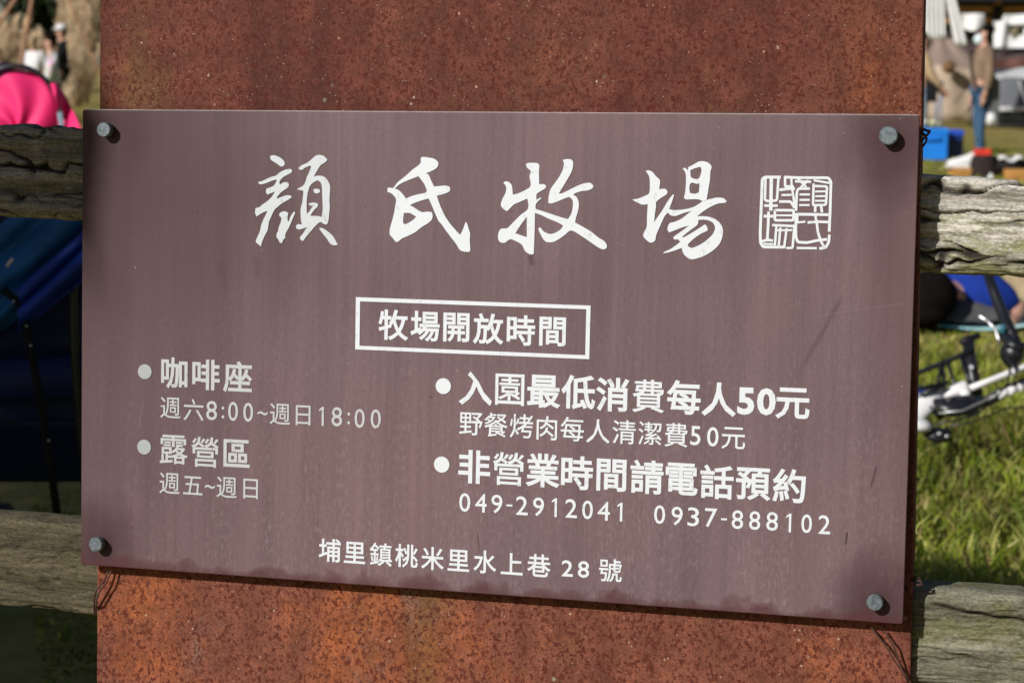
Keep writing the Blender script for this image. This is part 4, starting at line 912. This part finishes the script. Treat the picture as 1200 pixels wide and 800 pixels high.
pampas(40, 40, 1.0, 1.0, 40, 'knee-high pampas clump at the feet of the white-shirted person', .0, 6)
pampas(2, 37, .9, .9, 36, 'low pampas tuft beside the navy-clothed person', .0, 7)
pampas(180, 46, 2.6, 1.2, 60, 'pampas clump hidden behind the post', .0, 8)
M_bamboo = simple('bamboo pole', (.36, .18, .10), .6, .3, 6)
def pole(p0, p1, d, label, r=.045):
    a_, b_ = at(*p0, d), at(*p1, d); g_ = Vector((a_.x + (a_.x - b_.x) * (a_.z / (b_.z - a_.z)), a_.y, 0)); top_ = b_ + (b_ - a_) * .4
    mb = MB(); N = 9
    P = [g_.lerp(top_, i / N) - g_ for i in range(N + 1)]; mb.tube(P, [r * (1 - .3 * i / N) for i in range(N + 1)], 10)
    for i in range(1, N): mb.tube([P[i] - (P[1] - P[0]).normalized() * .012, P[i] + (P[1] - P[0]).normalized() * .012], r * 1.12 * (1 - .3 * i / N), 10)
    o = mb.build('bamboo_pole', M_bamboo); o.location = g_; tag(o, label, 'pole', 'bamboo poles of the tripod frame')
pole((26, 60), (37, 0), 33, 'reddish bamboo pole left of the white-shirted person'); pole((2, 22), (17, 0), 33, 'reddish bamboo pole leaning at the far left')
pole((96, 40), (80, 0), 52, 'short visible bamboo pole above the tallest pampas clump', .035)
for k in range(24):
    px = -900 + k * 120 + (k * 37) % 31
    d = 70 + (k * 53) % 17
    where = {7: 'dark evergreen behind the leftmost bamboo poles', 8: 'dark evergreen behind the white-shirted person and the pampas', 17: 'dark evergreen standing behind the pavilion'}
    tree('evergreen_tree', gp(px, d), 9 + (k * 29) % 4, 3.6, .4, 3600, .55, M_dark_leaf, where.get(k, 'dark evergreen hidden behind the post' if 8 < k < 17 else 'dark evergreen of the far row beyond the left edge of the picture' if k < 7 else 'dark evergreen of the far row beyond the right edge of the picture'), group='dark evergreens behind the lawn', seed=100 + k, clumps=20, rz=5.2)

# ================================================================== CAMP ON THE RIGHT
M_beam = simple('orange pine', (.55, .27, .08), .6, .2, 3); M_roof = simple('dark roof felt', (.02, .02, .022), .8, .3, 3)
M_canvas = cloth('taupe canvas', (.27, .20, .165), .08, 1.5); M_canvas2 = cloth('sand canvas', (.47, .37, .28), .05, 1.5); M_tarp = cloth('white tarpaulin', (.72, .72, .71), .08, 2)
M_maroon = cloth('dark brown canvas', (.085, .058, .055), .15, 1.5); M_gtent = cloth('grey tent fabric', (.14, .145, .155), .12, 1.5); M_seam = cloth('light grey cloth', (.50, .50, .51), .08)
DV = 44
def Z(y, d): return at(600, y, d).z
def X(x, d): return (x - 600) / FPX * d
pv = thing('timber_pavilion', 'dark-roofed pavilion with orange timber beams behind the camp', 'pavilion', (0, DV, 0))
def vb(nm, x0, x1, y0, y1, dy, th, m, par=pv):
    mb = MB(); xa, xb = X(x0, DV), X(x1, DV); za, zb_ = Z(y1, DV), Z(y0, DV); mb.box(((xa + xb) / 2, dy, (za + zb_) / 2), (xb - xa, th, zb_ - za)); return mb.build(nm, m, par)
vb('beam', 1060, 1290, 8.5, 15.5, 0, .12, M_beam); vb('beam', 1060, 1290, 20, 27, .8, .12, M_beam)
for x in (1062, 1161, 1288):
    mb = MB(); mb.box((X(x, DV), .1, 1.9), (.13, .13, 3.8)); mb.build('column', M_beam if x != 1161 else M_roof, pv)
vb('king_post', 1157, 1164, -60, 7, -.08, .1, M_beam); vb('joint_plate', 1155, 1166, 7, 18, -.09, .02, M_roof); vb('ridge_beam', 1060, 1290, -66, -58, 0, .12, M_beam)
mb = MB(); mb.sheet(lambda u, v: (X(1050, DV) + u * (X(1300, DV) - X(1050, DV)), -1.8 + v * 5.5, 2.58 + 1.3 * (1 - abs(2 * v - 1))), 2, 8, .08, False); mb.build('roof', M_roof, pv)
mb = MB(); mb.box((X(1175, DV), 3.4, 1.3), (X(1300, DV) - X(1050, DV), .08, 2.6)); mb.build('back_wall', simple('dark boards', (.035, .032, .025), .9, .3, 2), pv)
def hang(name, px0, px1, y0, y1, d, m, label, cat, folds=6, amp=.05, sl0=0, sl1=0, grp=None, n=40):
    """cloth hanging between two heights; sl: sideways shift of the bottom edge (photo units)"""
    org = Vector((X((px0 + px1) / 2, d), d, 0))
    def fn(u, v):
        x = px0 + (px1 - px0) * u + (sl0 * (1 - u) + sl1 * u) * v; y = y0 + (y1 - y0) * v
        return Vector((X(x, d), d + amp * math.sin(u * folds * 6.283 + v) * (.4 + .6 * v), Z(y, d) + amp * .6 * math.sin(u * 9) * v * .5)) - org
    mb = MB(); mb.sheet(fn, n, 12, .012); o = mb.build(name, m); o.location = org; return tag(o, label, cat, grp)
hang('hanging_curtain', 1072, 1098, -20, 46, 36, M_tarp, 'grey-white gathered curtain hanging just right of the post', 'curtain', 5, .07, 4, 4)
hang('tied_curtain', 1098, 1108, -14, 54, 35, M_tarp, 'white curtain drawn slantwise down to the right of the gathered one', 'curtain', 2, .05, 16, 20)
hang('tarpaulin', 1116, 1146, 17, 36, 38, M_tarp, 'white tarpaulin scrap hanging below the beam left of the masked person', 'tarpaulin', 1, .08, 0, 2)
tw = thing('window_tarpaulin', 'white tarpaulin with a window opening right of the masked person\'s head', 'tarpaulin', (X(1185, 38), 38, 0))
def wpiece(nm, x0, x1, y0, y1, sl=0, m=M_tarp, dz=0):
    mb = MB(); mb.sheet(lambda u, v: (X(x0 + (x1 - x0) * u + sl * v, 38) - X(1185, 38), .05 * math.sin(u * 7 + v * 2) + dz, Z(y0 + (y1 - y0) * v, 38)), 14, 8, .012); mb.build(nm, m, tw)
wpiece('left_flap', 1157, 1175, 26, 57, 2); wpiece('lower_flap', 1176, 1236, 42, 57); wpiece('right_flap', 1193, 1236, 17, 42); wpiece('upper_flap', 1169, 1236, 18, 30, -3)
wpiece('window', 1174, 1194, 29, 44, 0, simple('brown shade', (.12, .10, .05)), .06)
# taupe bell tent
DT = 40
tt_ = thing('bell_tent', 'taupe canvas tent with a sand-coloured front panel left of the masked person', 'tent', (X(1105, DT), DT, 0))
def tx(x): return X(x, DT) - X(1105, DT)
mb = MB(); mb.sheet(lambda u, v: (tx(1088 + 24 * u) + (tx(1060 + 90 * u) - tx(1088 + 24 * u)) * min(1, v * 1.1), -.9 * v + .03 * math.sin(u * 14), Z(46 + 36 * v ** .8 + (u - .3) ** 2 * 18 * v, DT)), 30, 12, .012); mb.build('canopy', M_canvas, tt_)
mb = MB(); mb.sheet(lambda u, v: (tx(1062 + 80 * u), -.92 + .04 * math.sin(u * 11), Z(74 + 10 * u + (66 - 10 * u) * v, DT)), 30, 6, .012); mb.build('front_panel', M_canvas2, tt_)
mb = MB(); mb.sheet(lambda u, v: (tx(1062 + 80 * u), 1.6, Z(60 + 80 * v, DT)), 6, 4, .012); mb.build('rear_panel', M_canvas, tt_)
for (x0, y0), (x1, y1) in (((1124, 58), (1140, 82)), ((1148, 52), (1100, 120))):
    mb = MB(); mb.tube([(tx(x0), -1.1, Z(y0, DT)), (tx(x1), -1.15, Z(y1, DT))], .012, 6); mb.build('guy_rope', M_blk, tt_)
mb = MB(); mb.ell((tx(1091), -1.25, Z(78, DT)), (.13, .12, .12), 14, 9, nz=.5); o = mb.build('hanging_basket', simple('wicker', (.20, .11, .05), .9, .5, 14)); o.location = tt_.location; tag(o, 'brown wicker basket hanging before the taupe tent', 'basket')
# dark brown awning
aw = thing('brown_awning', 'long dark brown canvas awning running behind the masked person', 'awning', (X(1180, 39), 39, 0))
def ax_(x): return X(x, 39) - X(1180, 39)
mb = MB(); mb.sheet(lambda u, v: (ax_(1118 + 150 * u), -1.1 * v, Z(53 + 15 * v + 3 * math.sin(u * 9) * v, 39)), 30, 8, .02); mb.build('canopy', M_maroon, aw)
mb = MB(); mb.sheet(lambda u, v: (ax_(1118 + 150 * u), -1.12 + .04 * math.sin(u * 30), Z(68 + 13 * v + 3 * math.sin(u * 9), 39)), 40, 4, .015); mb.build('valance', cloth('reddish brown canvas', (.14, .07, .055)), aw)
for x in (1120, 1262):
    mb = MB(); mb.tube([(ax_(x), -1.0, 0), (ax_(x), -1.0, Z(66, 39))], .02, 8); mb.build('awning_pole', M_bkk, aw)
# grey tent
gt = thing('grey_tent', 'low dark grey tent with a light grey top seam at the right edge', 'tent', (X(1200, 37), 37, 0))
def gx(x): return X(x, 37) - X(1200, 37)
def body(u, v): return (gx(1158 + 110 * u) + gx(1206) * 0 + (.12 * v if u < .5 else -.12 * v), -.6 + .5 * v, Z(128 - 36 * v, 37) + .02 * math.sin(u * 12) * v)
mb = MB(); mb.sheet(body, 30, 8, .012); mb.build('wall', M_gtent, gt)
mb = MB(); mb.sheet(lambda u, v: (gx(1163 + 100 * u), -.1 + .9 * v, Z(92 - 12 * math.sin(v * 1.6) + 1.5 * math.sin(u * 9), 37)), 24, 8, .012); mb.build('roof', M_seam, gt)
mb = MB(); mb.sheet(lambda u, v: (gx(1158 + 110 * u), -.62, Z(124 + 5 * v, 37)), 12, 3, .012); mb.build('hem', M_seam, gt)
mb = MB(); mb.sheet(lambda u, v: (gx(1157 + 112 * u), -.58 + .02 * math.sin(u * 16), max(.005, Z(129 + 16 * v, 37))), 12, 3, .012); mb.build('skirt', M_blk, gt)
mb = MB(); mb.box((gx(1213), .7, .5), (gx(1262) - gx(1164), .9, .9)); mb.build('inner_tent', M_gtent, gt)
mb = MB(); mb.tube([(gx(1178), -.66, Z(94, 37)), (gx(1190), -.68, Z(126, 37))], .012, 6); mb.build('guy_rope', M_seam, gt)
mb = MB(); mb.ell((0, 0, .22), (.09, .08, .10), 14, 9, nz=.3); o = mb.build('white_bundle', M_wht); p = ground(1159, 147); o.location = (X(1158, 30), 30, .0); o.location = (X(1157.5, 31), 31, Z(131, 31)); o.location.z = .12; tag(o, 'small white bundle on the lawn at the grey tent\'s left end', 'bag')
# folding stand
mb = MB()
for x in (1093.5, 1099.5):
    mb.tube([(X(x, 27.5), 27.5, 0), (X(x, 27.5), 27.5, Z(96, 27.5))], .012, 6)
mb.tube([(X(1090, 27.5), 27.5, Z(97, 27.5)), (X(1101, 27.5), 27.5, Z(97, 27.5))], .025, 6); mb.tube([(X(1092, 27.5), 27.5, .3), (X(1101, 27.5), 27.5, Z(97, 27.5))], .008, 6)
o = mb.build('folding_stand', simple('blue grey stand', (.13, .19, .32))); tag(o, 'thin folding stand behind the bright blue box', 'stand')
# boxes on the lawn
def cool(px0, px1, y0, yb, m, mlid, label, depth=.35, handle=True, nm='storage_box'):
    d = ground(600, yb).y; t = thing(nm, label, 'storage box', (X((px0 + px1) / 2, d), d + depth / 2, 0)); wd = X(px1, d) - X(px0, d); hh = Z(y0, d)
    mb = MB(); bm_ = bmesh.new(); bmesh.ops.create_cube(bm_, size=1)
    bmesh.ops.scale(bm_, vec=(wd, depth, hh * .82), verts=bm_.verts); bmesh.ops.translate(bm_, vec=(0, 0, hh * .41), verts=bm_.verts); bmesh.ops.bevel(bm_, geom=bm_.edges[:], offset=.02, segments=2, profile=.5, affect='EDGES')
    me = bpy.data.meshes.new('tub'); bm_.to_mesh(me); bm_.free(); link('tub', me, m, t)
    bm_ = bmesh.new(); bmesh.ops.create_cube(bm_, size=1); bmesh.ops.scale(bm_, vec=(wd * 1.05, depth * 1.05, hh * .2), verts=bm_.verts); bmesh.ops.translate(bm_, vec=(0, 0, hh * .9), verts=bm_.verts); bmesh.ops.bevel(bm_, geom=bm_.edges[:], offset=.015, segments=2, profile=.5, affect='EDGES')
    me = bpy.data.meshes.new('lid'); bm_.to_mesh(me); bm_.free(); link('lid', me, mlid, t)
    if handle:
        mb.tube([(-wd * .3, -depth / 2 - .01, hh * .7), (-wd * .2, -depth / 2 - .03, hh * .66), (wd * .2, -depth / 2 - .03, hh * .66), (wd * .3, -depth / 2 - .01, hh * .7)], .012, 6); mb.build('handle', mlid, t)
    return t
M_b1 = simple('bright blue plastic', (.015, .22, .78), .4, .06, 3); M_b2 = simple('deep blue plastic', (.012, .03, .10), .45, .2, 5); M_b3 = simple('royal blue lid', (.02, .08, .50), .4, .1)
cool(1070, 1109, 150, 188, M_b1, M_b1, 'large bright blue storage box on the lawn right of the sign\'s top corner')
cool(1110, 1127, 152, 187, M_b2, M_b3, 'narrow dark blue box with a royal blue lid right of the bright blue one', .4)
dbx = ground(600, 188).y; mb = MB()
for k in range(9):
    a = k * .7; mb.ell((.09 * math.cos(a) * (k % 3) / 2, .07 * math.sin(a), .05 + .025 * (k % 2)), (.045, .045, .035), 8, 6)
o = mb.build('flower_bunch', leafy('white and yellow petals', [(.7, .7, .62), (.66, .58, .2), (.35, .42, .2)])); o.location = (X(1092, dbx), dbx + .15, Z(150, dbx)); tag(o, 'small bunch of whitish flowers lying on the bright blue box', 'flowers')
M_crate = simple('orange wooden crate', (.55, .27, .07), .7, .2, 9)
def crate(px0, px1, y0, yb, label):
    d = ground(600, yb).y; wd = X(px1, d) - X(px0, d); hh = Z(y0, d); t = thing('wooden_crate', label, 'crate', (X((px0 + px1) / 2, d), d + .15, 0), 'wooden crates on the lawn')
    for k in range(3):
        for sy in (-1, 1):
            mb = MB(); mb.box((0, sy * .14, hh * (k + .5) / 3), (wd, .014, hh / 3 - .008)); mb.build('slat', M_crate, t)
    for sx in (-1, 1):
        mb = MB(); mb.box((sx * (wd / 2 - .008), 0, hh / 2), (.014, .262, hh - .006)); mb.build('end_board', M_crate, t)
    mb = MB(); mb.box((0, 0, .012), (wd - .03, .26, .014)); mb.build('floor_board', M_crate, t)
    mb = MB(); mb.box((0, 0, hh * .93), (wd - .032, .262, .012)); mb.build('lid_board', M_crate, t)
    return d, hh
dc, hc_ = crate(1117, 1147, 197, 208, 'orange wooden crate under the white sneaker-shaped bag')
crate(1183, 1220, 199, 212, 'orange wooden crate at the picture\'s right edge')
mb = MB(); mb.tube([(-.17, 0, .05), (-.08, 0, .055), (.03, 0, .075), (.12, 0, .11), (.17, 0, .08)], [.025, .045, .055, .07, .045], 14, flat=1.1); mb.box((0, 0, .02), (.36, .14, .03))
o = mb.build('white_bag', M_wht); o.location = (X(1131, dc), dc + .14, hc_ + .0); tag(o, 'low white bag lying on the orange crate', 'bag')
d = ground(600, 209).y
mb = MB(); mb.sheet(lambda u, v: (.17 * math.cos(u * 6.283) * (1 - .25 * v + .05 * math.sin(u * 20)), .15 * math.sin(u * 6.283) * (1 - .25 * v), .01 + .22 * v), 30, 8, .006); mb.ell((0, 0, .2), (.13, .11, .05), 16, 8, nz=.2)
o = mb.build('dark_sack', cloth('dark brown sack', (.030, .020, .018))); o.location = (X(1157, d), d + .2, 0); tag(o, 'dark brown sack standing between the crate and the white ball', 'sack')
mb = MB(); mb.box((0, 0, .03), (.16, .12, .05)); mb.box((0, 0, .062), (.17, .13, .014)); o = mb.build('red_box', simple('red plastic', (.75, .05, .03), .4)); o.location = (X(1154, d), d + .2, .235); tag(o, 'small red box on top of the dark brown sack', 'box')
mb = MB(); mb.ell((0, 0, .032), (.032, .032, .032), 14, 9); mb.ell((0, 0, .07), (.012, .012, .012), 8, 6); o = mb.build('white_cup', M_wht); dd = ground(600, 212).y; o.location = (X(1160, dd), dd, 0); tag(o, 'tiny white cup in front of the dark brown sack', 'cup')
mb = MB(); mb.ell((0, 0, .11), (.26, .2, .11), 18, 10, nz=.5, fr=3); o = mb.build('clothes_pile', cloth('black clothes', (.02, .018, .018), .5)); o.location = (X(1180, d), d + .3, 0); tag(o, 'heap of dark clothes right of the dark brown sack', 'clothes')
mb = MB(); mb.sheet(lambda u, v: (.13 * (u - .5) * 2, .10 * (v - .5) * 2, .17 + .02 * math.sin(u * 9) + .03 * math.sin(v * 7)), 18, 10, .012); o = mb.build('white_towel', M_wht); o.location = (X(1186, d), d + .2, .02); tag(o, 'crumpled white towel on the heap of dark clothes', 'towel')
